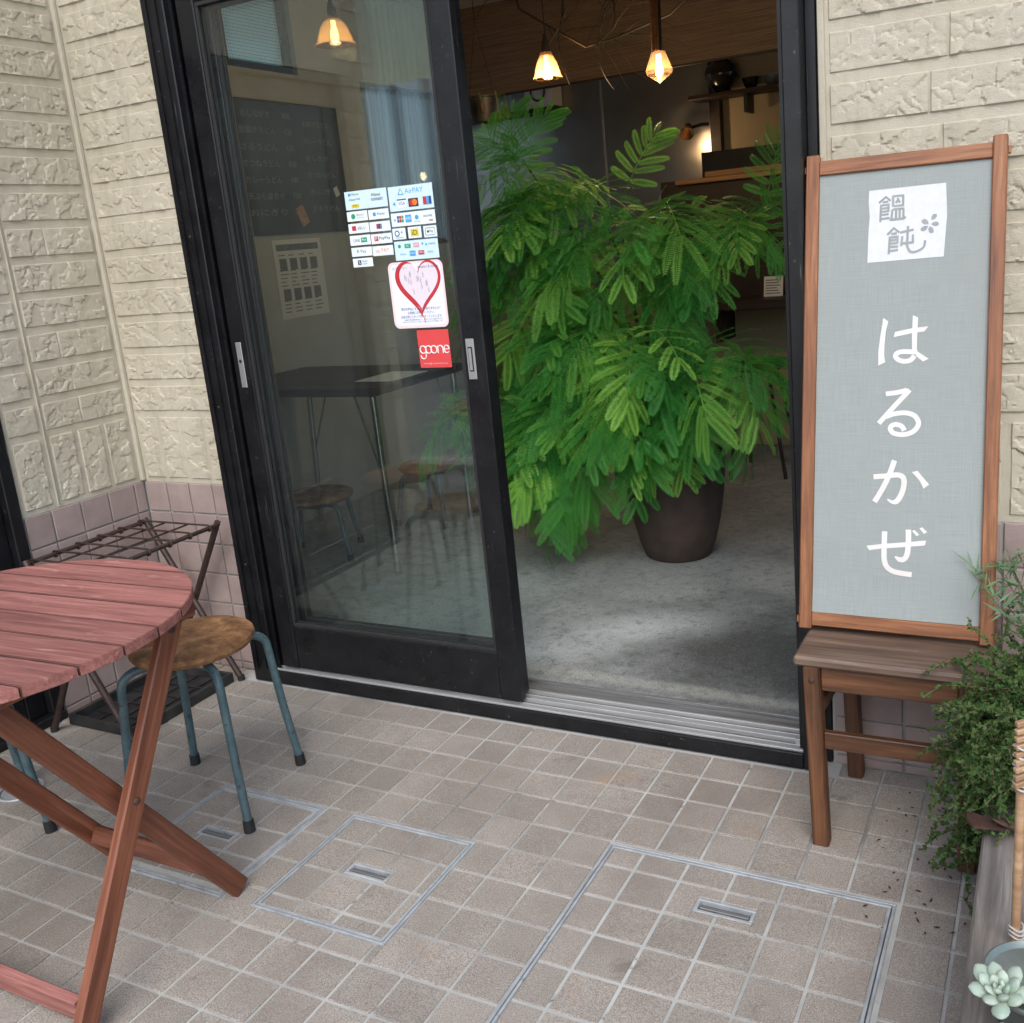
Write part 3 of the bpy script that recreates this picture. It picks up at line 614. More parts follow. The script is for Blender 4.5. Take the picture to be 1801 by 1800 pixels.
def sliding(name, x0, x1, y0, y1, label):
    d = thing(name, label, 'door', ((x0 + x1) / 2, (y0 + y1) / 2, FZ), 'sliding glass doors')
    z0, z1 = FZ + .006, HEADZ - .004; sw, br = .068, .150; ym = (y0 + y1) / 2
    for xa in (x0, x1 - sw): box('stile', (xa, y0, z0), (xa + sw, y1, z1), 'black', d, .003)
    box('bottom_rail', (x0 + sw + .0004, y0 + .003, z0), (x1 - sw - .0004, y1 - .003, z0 + br), 'black', d, .003)
    box('top_rail', (x0 + sw + .0004, y0 + .003, z1 - .07), (x1 - sw - .0004, y1 - .003, z1), 'black', d, .003)
    gx0, gx1, gz0, gz1 = x0 + sw + .0006, x1 - sw - .0006, z0 + br + .0006, z1 - .0706
    g = box('glass_pane', (gx0, ym - .0025, gz0), (gx1, ym + .0025, gz1), 'glass', d)
    for ya, yb in ((y0 + .0045, ym - .003), (ym + .003, y1 - .0045)):
        mb = MB(); mb.box((gx0, ya, gz0), (gx1, yb, gz0 + .011), .001).box((gx0, ya, gz1 - .011), (gx1, yb, gz1), .001).box((gx0, ya, gz0 + .0114), (gx0 + .010, yb, gz1 - .0114), .001).box((gx1 - .010, ya, gz0 + .0114), (gx1, yb, gz1 - .0114), .001)
        mb.build('glazing_bead', 'rubber', d)
    return d
def pull(d, x, y, z, w=.026, h=.142, lock=False):
    mb = MB(); mb.box((x - w / 2, y - .004, z - h / 2), (x + w / 2, y - .0003, z + h / 2), .0012); p = mb.build('pull_handle', 'silver', d)
    if not lock:
        mb = MB(); mb.box((x - w / 2 + .006, y - .0046, z - h / 2 + .022), (x + w / 2 - .006, y - .0042, z + h / 2 - .022)); mb.build('finger_recess', 'rubber', p)
        mb = MB(); mb.box((x - w / 2 + .0075, y - .0052, z - h / 2 + .026), (x + w / 2 - .010, y - .0047, z + h / 2 - .026), .0002); mb.build('finger_cup', 'silver', p)
    else:
        mb = MB(); mb.lathe([(.0, .001), (.0052, .0008), (.006, 0)], (0, 0, 0), 16); k = mb.build('key_cylinder', 'darkiron', p, True); k.matrix_basis = Matrix.Translation((x, y - .0042, z + .012)) @ Matrix.Rotation(PI / 2, 4, 'X')
fd = sliding('sliding_door', -.872, .050, .139, .174, 'front black framed glass sliding door carrying the payment stickers')
pull(fd, .006, .139, 1.080, .026, .112); pull(fd, -.838, .139, 1.080, .022, .142, True)
rd = sliding('sliding_door', -.862, .034, .189, .222, 'rear black framed glass sliding door slid behind the front one')
# ------------------------------------------------------------------ stickers on the front door glass
GY = .1565 - .0025          # outer face of the front pane
text_cache = {}
def text_mesh(body):
    if body not in text_cache:
        cu = bpy.data.curves.new('t', 'FONT'); cu.body = body; cu.size = 1; cu.align_x = 'CENTER'; cu.align_y = 'CENTER'; cu.resolution_u = 2
        o = bpy.data.objects.new('t', cu); COL.objects.link(o); bpy.context.view_layer.update()
        me = bpy.data.meshes.new_from_object(o.evaluated_get(bpy.context.evaluated_depsgraph_get())); bpy.data.objects.remove(o)
        co = np.array([v.co[:] for v in me.vertices]) if len(me.vertices) else np.zeros((1, 3)); text_cache[body] = (me, co.min(0), co.max(0))
    return text_cache[body]
def print_text(body, cx, cz, w, h, mat, parent, y, name='lettering', rot=None):
    me, lo, hi = text_mesh(body); me = me.copy(); me.name = name; me.materials.clear(); sx = w / max(1e-6, hi[0] - lo[0]); sz = h / max(1e-6, hi[1] - lo[1])
    c = (lo + hi) / 2
    for v in me.vertices: v.co = ((v.co.x - c[0]) * sx + cx, y, (v.co.y - c[1]) * sz + cz)
    return put(name, me, mat, parent)
def rect(name, x0, z0, x1, z1, y, mat, parent, th=.0002): return box(name, (x0, y - th, z0), (x1, y, z1), mat, parent)
def rounded(w, h, r, n=6):
    out = []
    for cx, cz, a0 in ((w / 2 - r, h / 2 - r, 0), (-w / 2 + r, h / 2 - r, 90), (-w / 2 + r, -h / 2 + r, 180), (w / 2 - r, -h / 2 + r, 270)):
        for k in range(n + 1): a = math.radians(a0 + 90 * k / n); out.append((cx + r * math.cos(a), cz + r * math.sin(a)))
    return out
def poly(name, pts, y, mat, parent, th=.0002): return MB().prism(pts, 0, th, lambda x, z, d: (x, y - d, z)).build(name, mat, parent)
for args in (('ink dark', 44, 46, 52), ('ink blue', 60, 150, 200), ('ink navy', 50, 70, 130), ('ink red', 190, 50, 48), ('ink orange', 226, 120, 40), ('ink green', 40, 150, 110), ('ink yellow', 214, 196, 40), ('ink cyan', 70, 160, 214), ('ink grey', 120, 128, 134), ('ink pink', 220, 150, 160)): flat(*args)
flat('card blue', 206, 228, 238, .35); flat('card white', 226, 236, 240, .35)
ST = thing('payment_sticker', 'pale blue payment method sticker sheet of many small cards on the door glass', 'sticker', (-.215, GY - .001, 1.35))
cards = [('A', -.3648, 1.5072, -.2200, 1.5570, 'card blue', [('tb', 'Alipay', -.330, 1.548, .030, .007, 'ink dark'), ('r', -.352, 1.5442, -.345, 1.5515, 'ink blue'), ('tb', 'Alipay+HK', -.331, 1.534, .040, .007, 'ink dark'), ('r', -.344, 1.5125, -.318, 1.5215, 'ink yellow'), ('tb', 'pay', -.331, 1.517, .014, .006, 'ink dark'), ('tb', 'Alipay', -.257, 1.541, .032, .009, 'ink dark'), ('tb', 'connect', -.254, 1.530, .040, .008, 'ink dark')]),
 ('B1', -.3650, 1.4757, -.2938, 1.5025, 'card white', [('c', -.3435, 1.489, .0075, 'ink green'), ('tb', '微信支付', -.319, 1.492, .026, .006, 'ink grey'), ('tb', 'WeChat Pay', -.319, 1.484, .026, .004, 'ink grey')]),
 ('B2', -.2905, 1.4754, -.2210, 1.5016, 'card white', [('r', -.275, 1.484, -.265, 1.494, 'ink blue'), ('tb', 'Alipay', -.248, 1.489, .028, .0085, 'ink dark')]),
 ('C1', -.3652, 1.4428, -.2936, 1.4695, 'card white', [('r', -.353, 1.450, -.339, 1.463, 'ink red'), ('tb', 'd払い', -.319, 1.4565, .030, .010, 'ink dark')]),
 ('C2', -.2911, 1.4421, -.2207, 1.4687, 'card white', [('r', -.268, 1.449, -.2615, 1.4625, 'ink red'), ('r', -.2612, 1.449, -.2552, 1.4625, 'ink navy'), ('r', -.2549, 1.449, -.249, 1.4625, 'ink grey')]),
 ('D1', -.3654, 1.4094, -.2938, 1.4368, 'card white', [('tb', 'LINE', -.342, 1.423, .022, .0085, 'ink dark'), ('r', -.327, 1.4165, -.306, 1.430, 'ink green'), ('tb', 'Pay', -.3165, 1.423, .014, .0085, 'card white')]),
 ('D2', -.2914, 1.4088, -.2202, 1.4355, 'card white', [('r', -.280, 1.416, -.267, 1.429, 'ink red'), ('tb', 'P', -.2735, 1.4225, .006, .009, 'card white'), ('tb', 'PayPay', -.2445, 1.4225, .038, .010, 'ink dark')]),
 ('E1', -.3654, 1.3787, -.2938, 1.4036, 'card white', [('tb', 'R Pay', -.330, 1.391, .032, .011, 'ink dark')]),
 ('E2', -.2914, 1.3759, -.2206, 1.4026, 'card white', [('tb', 'au PAY', -.257, 1.390, .044, .011, 'ink orange')]),
 ('F1', -.3652, 1.3490, -.2954, 1.3734, 'card white', [('r', -.348, 1.3545, -.336, 1.368, 'ink dark'), ('tb', 'S', -.342, 1.3612, .006, .009, 'card white'), ('tb', 'Smart', -.323, 1.365, .018, .005, 'ink dark'), ('tb', 'Code', -.324, 1.358, .016, .005, 'ink dark')]),
 ('R1', -.2146, 1.4904, -.0696, 1.5555, 'card blue', [('tri', -.1735, 1.541, .010, 'ink cyan'), ('tb', 'AirPAY', -.1300, 1.541, .060, .0135, 'ink cyan'), ('r', -.1895, 1.4985, -.1575, 1.5225, 'card white'), ('r', -.189, 1.518, -.158, 1.5215, 'ink navy'), ('tb', 'VISA', -.1735, 1.510, .022, .009, 'ink navy'), ('r', -.151, 1.4985, -.119, 1.5205, 'ink dark'), ('c', -.1395, 1.5095, .0085, 'ink red'), ('c', -.1305, 1.5095, .0085, 'ink orange'), ('r', -.103, 1.501, -.092, 1.5215, 'ink red'), ('r', -.0915, 1.501, -.084, 1.5215, 'ink cyan'), ('r', -.0835, 1.501, -.076, 1.5215, 'ink navy'), ('tb', '◀', -.199, 1.510, .008, .010, 'ink cyan')]),
 ('R2', -.2148, 1.4496, -.0697, 1.4853, 'card white', [('tb', '◀', -.204, 1.467, .007, .009, 'ink cyan'), ('r', -.195, 1.460, -.1885, 1.4775, 'ink navy'), ('r', -.1875, 1.460, -.181, 1.4775, 'ink red'), ('r', -.180, 1.460, -.1735, 1.4775, 'ink green'), ('tb', 'JCB', -.1842, 1.4685, .019, .006, 'card white'), ('r', -.1675, 1.459, -.1475, 1.4785, 'ink cyan'), ('tb', 'AMEX', -.1575, 1.4690, .017, .008, 'card white'), ('c', -.1295, 1.470, .006, 'ink cyan'), ('tb', 'Diners Club', -.1295, 1.459, .020, .003, 'ink grey'), ('tb', 'DISCOVER', -.093, 1.471, .028, .005, 'ink dark'), ('r', -.090, 1.4575, -.078, 1.461, 'ink orange')]),
 ('R3a', -.2163, 1.4149, -.1725, 1.4451, 'card white', [('c', -.201, 1.431, .0085, 'ink navy'), ('c', -.201, 1.431, .0055, 'card white'), ('tb', '+', -.185, 1.434, .008, .008, 'ink navy'), ('r', -.207, 1.419, -.181, 1.4205, 'ink cyan')]),
 ('R3b', -.1643, 1.4151, -.1206, 1.4452, 'card white', [('r', -.1555, 1.420, -.1295, 1.440, 'ink yellow'), ('tb', 'iD', -.1425, 1.430, .018, .013, 'ink dark')]),
 ('R3c', -.1130, 1.4141, -.0703, 1.4441, 'card white', [('ring', -.0917, 1.4292, .031, .019, 'ink dark'), ('tb', 'Pay', -.0885, 1.429, .014, .009, 'ink dark'), ('c', -.099, 1.429, .0032, 'ink dark')]),
 ('R4', -.2155, 1.3581, -.0709, 1.4098, 'card blue', [('c', -.1985, 1.396, .005, 'ink green'), ('r', -.181, 1.390, -.161, 1.4015, 'ink green'), ('tb', 'IC', -.171, 1.396, .010, .006, 'card white'), ('r', -.152, 1.391, -.133, 1.4025, 'ink pink'), ('tb', 'PASMO', -.1425, 1.397, .016, .005, 'card white'), ('c', -.121, 1.399, .003, 'ink cyan'), ('c', -.109, 1.396, .003, 'ink cyan'), ('tb', 'SUGOCA', -.090, 1.397, .022, .0045, 'ink navy'), ('tb', 'nimoca', -.189, 1.375, .018, .005, 'ink cyan'), ('r', -.166, 1.369, -.147, 1.382, 'ink cyan'), ('tb', 'ICOCA', -.1565, 1.3755, .016, .005, 'card white'), ('r', -.137, 1.3705, -.118, 1.381, 'ink red'), ('tb', 'TOICA', -.1275, 1.376, .016, .005, 'card white'), ('tb', 'manaca', -.098, 1.376, .018, .004, 'ink cyan')])]
for nm, x0, z0, x1, z1, m, items in cards:
    c = rect('card', x0, z0, x1, z1, GY - .0002, m, ST, .0004); y = GY - .0008
    for k, it in enumerate(items):
        yy = y - .00012 * k
        if it[0] == 'r': rect('logo_block', it[1], it[2], it[3], it[4], yy, it[5], c, .0001)
        elif it[0] == 'c': poly('logo_disc', [(it[1] + it[3] * math.cos(a * PI / 8), it[2] + it[3] * math.sin(a * PI / 8)) for a in range(16)], yy, it[4], c, .0001)
        elif it[0] == 'tb': print_text(it[1], it[2], it[3], it[4], it[5], it[6], c, yy)
        elif it[0] == 'tri':
            mb = MB(); q = [(it[1] + it[3] * math.sin(a), it[2] + it[3] * math.cos(a) * 1.05 - .002) for a in (0, 2 * PI / 3, 4 * PI / 3)]
            mb.tube([(x, yy - .0003, z) for x, z in q], .0012, 6, closed=True); mb.build('logo_outline', it[4], c)
        elif it[0] == 'ring':
            mb = MB(); mb.tube([(it[1] + x, yy - .0003, it[2] + z) for x, z in rounded(it[3], it[4], .003, 3)], .0005, 5, closed=True); mb.build('logo_outline', it[5], c)
# heart sticker
flat('sticker pink', 236, 212, 214, .35); flat('sticker white', 232, 234, 242, .35); flat('heart red', 190, 52, 58, .35); flat('heart inner', 226, 214, 222, .35)
HS = thing('heart_sticker', 'white square sticker with a red heart and blue Japanese lines on the glass', 'sticker', (-.156, GY - .001, 1.17))
sh = lambda pts, cx, cz: [(x + cx, z + cz) for x, z in pts]
hb = poly('backing', sh(rounded(.183, .184, .018), -.1558, 1.2617), GY - .0002, 'sticker pink', HS, .0004)
poly('face', sh(rounded(.168, .170, .014), -.1558, 1.2617), GY - .0008, 'sticker white', HS, .0001)
def heart(o, s, ox=0): return [(-.1500 + ox + s * 16 * math.sin(a) ** 3 / 17, o + s * (13 * math.cos(a) - 5 * math.cos(2 * a) - 2 * math.cos(3 * a) - math.cos(4 * a)) / 15) for a in [2 * PI * k / 60 for k in range(60)]]
poly('heart', heart(1.290, .081), GY - .0010, 'heart red', HS, .0001); poly('heart_inside', heart(1.2945, .068, .003), GY - .0012, 'heart inner', HS, .0001)
rs = random.Random(3)
for k in range(15):
    x, z = -.150 + rs.uniform(-.044, .044), 1.298 + rs.uniform(-.024, .026); mb = MB(); y = GY - .0015
    mb.tube([(x, y, z), (x + rs.uniform(-.001, .001), y, z - .006), (x - .002, y, z - .012)], .0004, 4).tube([(x, y, z - .006), (x + .002, y, z - .012)], .0004, 4).tube([(x - .003, y, z - .004), (x, y, z - .0015), (x + .003, y, z - .004)], .0004, 4)
    mb.lathe([(.0, -.0012), (.0013, 0), (.0, .0012)], (x, y, z + .0022), 6); mb.build('figure_sketch', 'ink grey', HS)
print_text('バリアフリー', -.207, 1.3365, .050, .0085, 'ink navy', HS, GY - .0014); print_text('Investor & station', -.112, 1.3375, .068, .0075, 'ink navy', HS, GY - .0014)
print_text('何かお手伝いすることはありませんか？', -.152, 1.2235, .132, .0085, 'ink navy', HS, GY - .0016); print_text('お気軽にお声かけください。', -.152, 1.2125, .090, .0080, 'ink navy', HS, GY - .0014)
print_text('出来る限りスタッフがサポートいたします。', -.152, 1.2015, .138, .0085, 'ink navy', HS, GY - .0014)
print_text('※お困りの際は設備の状況により、お手伝いできない場合があります。', -.146, 1.193, .130, .0042, 'ink dark', HS, GY - .0014); print_text('あらかじめご了承ください。詳しくは店内スタッフまでお願いします。', -.150, 1.187, .138, .0040, 'ink dark', HS, GY - .0014)
MB().tube([(-.160, GY - .0016, 1.231), (-.152, GY - .0016, 1.222), (-.149, GY - .0016, 1.208), (-.142, GY - .0016, 1.196), (-.141, GY - .0016, 1.182)], [.002, .0016, .0012, .0009, .0004], 5).build('heart_tail', 'heart red', HS)
flat('sticker red', 214, 74, 74, .3); flat('print white', 236, 232, 230, .4)
RS = thing('red_sticker', 'small red rectangular sticker with white rounded lettering below the heart sticker', 'sticker', (-.122, GY - .001, 1.057))
rect('backing', -.1752, 1.0566, -.0701, 1.1632, GY - .0002, 'sticker red', RS, .0004)
x = -.163; y = GY - .0012; r = .0115
mb = MB()
def ringp(cx, cz, rx, rz, a0=0, a1=360, n=22): return [(cx + rx * math.cos(math.radians(a0 + (a1 - a0) * k / n)), y, cz + rz * math.sin(math.radians(a0 + (a1 - a0) * k / n))) for k in range(n + 1)]
zc = 1.108
for cx in (-.160, -.1415, -.1235): mb.tube(ringp(cx, zc, .0098, .0105)[:-1], .0017, 6, closed=True)
mb.tube([(-.1505, y, zc + .010), (-.1505, y, zc - .012)] + ringp(-.160, zc - .018, .0085, .008, 20, -200), .0017, 6)
mb.tube([(-.110, y, zc - .011), (-.110, y, zc + .010)], .0017, 6).tube(ringp(-.1015, zc + .001, .0085, .0095, 180, 0) + [(-.093, y, zc - .011)], .0017, 6)
mb.tube([(-.0885, y, zc)] + ringp(-.0810, zc, .0085, .0105, 0, 320)[0:], .0015, 6); mb.build('lettering', 'print white', RS, True)
print_text('スキマで働くならスキマバイトの', -.1225, 1.0685, .080, .0045, 'print white', RS, GY - .0014)

# ------------------------------------------------------------------ leaning sign
SG = json.loads('{"square":[[0.1357,0.9742],[0.2923,0.9763],[0.296,0.9101],[0.2938,0.8707],[0.2912,0.8227],[0.1348,0.8193],[0.136,0.8831],[0.1379,0.9184],[0.1353,0.9485]],"kst":[[34,[[0.157,0.9462],[0.1715,0.958],[0.1809,0.9486]]],[34,[[0.1645,0.9465],[0.1763,0.9478]]],[34,[[0.1613,0.9423],[0.1605,0.9049]]],[34,[[0.1626,0.9403],[0.1791,0.9411]]],[34,[[0.1771,0.9393],[0.1769,0.9265]]],[34,[[0.1631,0.9335],[0.1759,0.9341]]],[34,[[0.1632,0.9267],[0.1789,0.9276]]],[34,[[0.1633,0.92],[0.1778,0.9209]]],[34,[[0.163,0.9115],[0.1797,0.9125]]],[34,[[0.1861,0.9599],[0.1864,0.9355]]],[34,[[0.1878,0.9579],[0.209,0.9579]]],[34,[[0.207,0.9563],[0.2069,0.9349]]],[34,[[0.1883,0.9369],[0.2058,0.9371]]],[34,[[0.1966,0.9536],[0.196,0.9483],[0.1914,0.9433]]],[34,[[0.197,0.9476],[0.2008,0.9435]]],[34,[[0.1865,0.9301],[0.2099,0.9301]]],[34,[[0.1852,0.9302],[0.1838,0.9104]]],[34,[[0.2081,0.9287],[0.208,0.9103]]],[34,[[0.193,0.9277],[0.1929,0.9103]]],[34,[[0.2003,0.9278],[0.2003,0.9101]]],[34,[[0.1798,0.9083],[0.2097,0.9091],[0.2128,0.9126]]],[34,[[0.1756,0.8768],[0.1893,0.89],[0.2006,0.8801]]],[34,[[0.2019,0.8796],[0.2296,0.8838]]],[34,[[0.1837,0.8778],[0.1954,0.879]]],[34,[[0.1812,0.8728],[0.1796,0.8357]]],[34,[[0.1825,0.8708],[0.1992,0.8714]]],[34,[[0.1973,0.8697],[0.1967,0.8575]]],[34,[[0.1829,0.8643],[0.1957,0.865]]],[34,[[0.1831,0.8573],[0.1985,0.8583]]],[34,[[0.183,0.8503],[0.1986,0.8506]]],[34,[[0.1829,0.8416],[0.1988,0.8434]]],[34,[[0.2182,0.8921],[0.2173,0.8633],[0.2167,0.8526],[0.2235,0.8381],[0.2364,0.8372],[0.2509,0.8455],[0.2533,0.8595]]],[34,[[0.207,0.8715],[0.2049,0.8508]]],[34,[[0.2076,0.8565],[0.2276,0.8569]]],[34,[[0.2285,0.8735],[0.2287,0.8551]]]],"petals":[[[0.2649,0.9006],[0.2651,0.9081],[0.2684,0.9129],[0.2715,0.914],[0.2735,0.9123],[0.2758,0.9137],[0.2754,0.9066],[0.2711,0.9019]],[[0.26,0.8922],[0.2579,0.9001],[0.2514,0.9049],[0.2487,0.9042],[0.2479,0.9023],[0.2451,0.9025],[0.2459,0.8971],[0.2505,0.893]],[[0.2642,0.8923],[0.2694,0.8968],[0.2769,0.8969],[0.2789,0.895],[0.2785,0.8934],[0.2811,0.8922],[0.2778,0.8876],[0.2708,0.8876]],[[0.2591,0.8889],[0.2518,0.89],[0.2455,0.8865],[0.2458,0.8841],[0.2433,0.8824],[0.2457,0.8788],[0.2521,0.8787],[0.2564,0.883]],[[0.2622,0.8886],[0.2588,0.8828],[0.2607,0.8767],[0.2643,0.8725],[0.2661,0.8742],[0.2693,0.8733],[0.2706,0.8779],[0.2681,0.8844]]],"hira_poly":[[[0.1705,0.6988],[0.1814,0.6905],[0.1769,0.6698],[0.1746,0.6391],[0.1744,0.6168],[0.177,0.6021],[0.1622,0.595],[0.1621,0.6257],[0.1655,0.6599],[0.1696,0.6872]],[[0.1959,0.6671],[0.2299,0.6739],[0.2644,0.6772],[0.2558,0.6662],[0.2294,0.6633],[0.1934,0.656]],[[0.2321,0.7017],[0.2428,0.6965],[0.2416,0.6591],[0.2417,0.6304],[0.2435,0.6236],[0.2665,0.6079],[0.2549,0.6022],[0.2421,0.6127],[0.2318,0.629],[0.2311,0.6595]],[[0.2377,0.3638],[0.2493,0.3671],[0.2623,0.3512],[0.2735,0.3379],[0.2625,0.3286],[0.2544,0.345]],[[0.1461,0.1974],[0.1784,0.2034],[0.2264,0.2098],[0.2703,0.2164],[0.2681,0.2055],[0.225,0.1993],[0.1786,0.1932],[0.1517,0.1879]],[[0.2409,0.2358],[0.2463,0.2379],[0.2562,0.2281],[0.2503,0.2248]],[[0.2559,0.2419],[0.2615,0.2448],[0.2718,0.235],[0.2659,0.2304]]],"hira_st":[[60,[[0.2384,0.6229],[0.2238,0.6239],[0.2108,0.6241],[0.201,0.6209],[0.1982,0.6145],[0.2038,0.6072],[0.2161,0.6032],[0.2299,0.6061],[0.2369,0.6153]]],[60,[[0.1798,0.5333],[0.2029,0.5361],[0.224,0.5411]]],[60,[[0.2292,0.5415],[0.1969,0.5049],[0.1662,0.4688]]],[60,[[0.1809,0.4828],[0.194,0.4885],[0.2104,0.4917],[0.2267,0.4912],[0.2407,0.4853],[0.2486,0.4725],[0.2461,0.4606],[0.2374,0.4511],[0.2245,0.4458],[0.2114,0.4448],[0.1982,0.4477],[0.1911,0.4557],[0.1932,0.4635],[0.2027,0.4667],[0.2143,0.4628],[0.2202,0.4535]]],[66,[[0.1577,0.351],[0.1853,0.3539],[0.2067,0.3567],[0.2183,0.3532],[0.2222,0.343],[0.2206,0.3274],[0.2152,0.3108],[0.2072,0.2988],[0.1981,0.297],[0.188,0.3027]]],[66,[[0.2011,0.3882],[0.1918,0.3593],[0.1791,0.3293],[0.161,0.2958]]],[66,[[0.184,0.2317],[0.1836,0.1949],[0.1845,0.1686],[0.1912,0.1524],[0.2081,0.1432],[0.2424,0.1397]]],[66,[[0.2335,0.238],[0.234,0.2068],[0.2319,0.1841],[0.2256,0.1729],[0.2166,0.1717],[0.2065,0.1775]]]]}')
SO = Vector((.929, -.047, .468)); LEAN = .195
sex, sez = Vector((1, 0, 0)), Vector((0, math.sin(LEAN), math.cos(LEAN))); sen = sez.cross(sex).normalized()  # sen points out of the back
if sen.y < 0: sen = -sen
SM = frame_m(SO, sex, sez, -sen)      # local x right, y up the sign, z towards the street
sgn = thing('sign_board', 'tall wood framed grey cloth sign with white Japanese characters standing on the wooden chair', 'sign', (1.13, -.03, .468))
SWID, SHT, FW, FT = .410, 1.050, .0285, .024
def sbar(name, p0, p1, w, t, mat, zc):
    a, b = SM @ Vector((p0[0], p0[1], zc)), SM @ Vector((p1[0], p1[1], zc)); return stick(name, a, b, t, w, mat, sgn, up=SM.to_3x3() @ Vector((1, 0, 0)) if abs(p0[0] - p1[0]) < 1e-6 else SM.to_3x3() @ Vector((0, 1, 0)), ch=.0025)
def sbox(name, x0, y0, z0, x1, y1, z1, mat, parent=None, ch=0, along='y'):
    c = SM @ Vector(((x0 + x1) / 2, (y0 + y1) / 2, (z0 + z1) / 2)); m3 = SM.to_3x3(); X, Y, Z = m3.col[0], m3.col[1], m3.col[2]
    if along == 'y': vs, fs = cbox(((y1 - y0) / 2, (x1 - x0) / 2, (z1 - z0) / 2), ch); fm = frame_m(c, Y, -X, Z)
    else: vs, fs = cbox(((x1 - x0) / 2, (y1 - y0) / 2, (z1 - z0) / 2), ch); fm = frame_m(c, X, Y, Z)
    return put(name, MB().add(vs, fs).mesh(name), mat, parent or sgn, fm)
sbox('frame_stile', 0, .0, -FT / 2, FW, SHT + .012, FT / 2, 'signwood', ch=.0025); sbox('frame_stile', SWID - FW, 0, -FT / 2, SWID, SHT + .012, FT / 2, 'signwood', ch=.0025)
sbox('frame_rail', FW + .0003, SHT - .033, -FT / 2 + .002, SWID - FW - .0003, SHT - .002, FT / 2 - .002, 'signwood', ch=.002, along='x')
sbox('frame_rail', FW + .0003, .008, -FT / 2 + .002, SWID - FW - .0003, .038, FT / 2 - .002, 'signwood', ch=.002, along='x')
for xx in (-.006, SWID + .0003):
    for yy in (SHT - .026, .012): sbox('tenon_end', xx, yy, -.005, xx + .0057, yy + .015, .005, 'signwood', ch=.001, along='x')
X, Y = np.meshgrid(np.linspace(FW + .0005, SWID - FW - .0005, 40), np.linspace(.0385, SHT - .0335, 100))
Zc = .002 + .0016 * np.sin(X * 9 + Y * 3) * np.exp(-Y * 2.2) + .0022 * np.sin(Y * 34 + X * 7) * np.exp(-Y * 6) + .0006 * np.sin(Y * 7)
m4 = np.array(SM)
def smap(x, y, z): return np.stack([m4[i, 0] * x + m4[i, 1] * y + m4[i, 2] * z + m4[i, 3] for i in range(3)], -1)
def clothz(x, y): return .002 + .0016 * math.sin(x * 9 + y * 3) * math.exp(-y * 2.2) + .0022 * math.sin(y * 34 + x * 7) * math.exp(-y * 6) + .0006 * math.sin(y * 7)
cl = put('cloth', grid_mesh('cloth', X, Y, Zc * 0, lambda x, y, z: np.stack([x, y, z], -1)), 'cloth', sgn, SM)
me = cl.data; co = np.zeros(len(me.vertices) * 3); me.vertices.foreach_get('co', co); co = co.reshape(-1, 3); co[:, 2] = Zc.ravel(); me.vertices.foreach_set('co', co.ravel()); me.update()
sbox('back_board', FW + .001, .039, -.009, SWID - FW - .001, SHT - .034, -.004, 'darkwood', along='x')
def slift(pts, lift): return [SM @ Vector((x, y, clothz(x, y) + lift)) for x, y in pts]
def catmull(p, n=6):
    P = [Vector((a, b)) for a, b in p]
    if len(P) < 3: return P
    out = []
    for i in range(len(P) - 1):
        a, b, c, d = P[max(i - 1, 0)], P[i], P[i + 1], P[min(i + 2, len(P) - 1)]
        for k in range(n):
            t = k / n; out.append(.5 * ((2 * b) + (c - a) * t + (2 * a - 5 * b + 4 * c - d) * t * t + (3 * b - a - 3 * c + d) * t ** 3))
    return out + [P[-1]]
def ribbon(p, w, lift, smooth=True, taper=None):
    C = catmull(p) if smooth else [Vector(q) for q in p]; m = len(C); L = []; R = []
    for i in range(m):
        a, b = C[max(i - 1, 0)], C[min(i + 1, m - 1)]; t = (b - a).normalized(); nrm = Vector((-t.y, t.x)); s = 1.0
        if 0 < i < m - 1:
            t1 = (C[i] - C[i - 1]).normalized(); s = 1 / max(.6, abs(nrm.dot(Vector((-t1.y, t1.x)))))
        ww = w / 2 * s * (1 if not taper else taper(i / (m - 1))); L.append(C[i] + nrm * ww); R.append(C[i] - nrm * ww)
    vs = slift([(q.x, q.y) for q in L + R], lift); fs = [(m + i, m + i + 1, i + 1, i) for i in range(m - 1)]; return vs, fs
def spoly(pts, lift):
    bm = bmesh.new(); vs = [bm.verts.new(v) for v in slift(pts, lift)]; f = bm.faces.new(vs); bmesh.ops.triangulate(bm, faces=[f]); bm.normal_update()
    out = ([v.co[:] for v in bm.verts], [[v.index for v in f.verts] for f in bm.faces]) if not bm.verts.index_update() else None
    bm.free(); return out
sq = MB().add(*spoly(SG['square'], .0006)).build('white_square', 'whitecloth', sgn)
mb = MB()
for k, (w, p) in enumerate(SG['kst']): mb.add(*ribbon(p, .0047, .0010 + .00002 * k, smooth=len(p) > 4))
mb.build('kanji_print', 'greyprint', sgn)
mb = MB()
for p in SG['petals']: mb.add(*spoly(p, .0010))
mb.build('flower_print', 'greyprint', sgn)
groups = [([0, 1, 2], [0]), ([], [1, 2, 3]), ([3], [4, 5]), ([4, 5, 6], [6, 7])]
for pi_, si in groups:
    mb = MB(); k = 0
    for i in pi_: mb.add(*spoly(SG['hira_poly'][i], .0006 + .00004 * k)); k += 1
    for i in si:
        w, p = SG['hira_st'][i]; mb.add(*ribbon(p, .0104 if w == 60 else .0113, .0006 + .00004 * k, taper=(lambda t: 1 if t < .8 else 1 - .75 * (t - .8) / .2) if i in (4, 7) else None)); k += 1
    mb.build('hiragana_print', 'whiteprint', sgn)
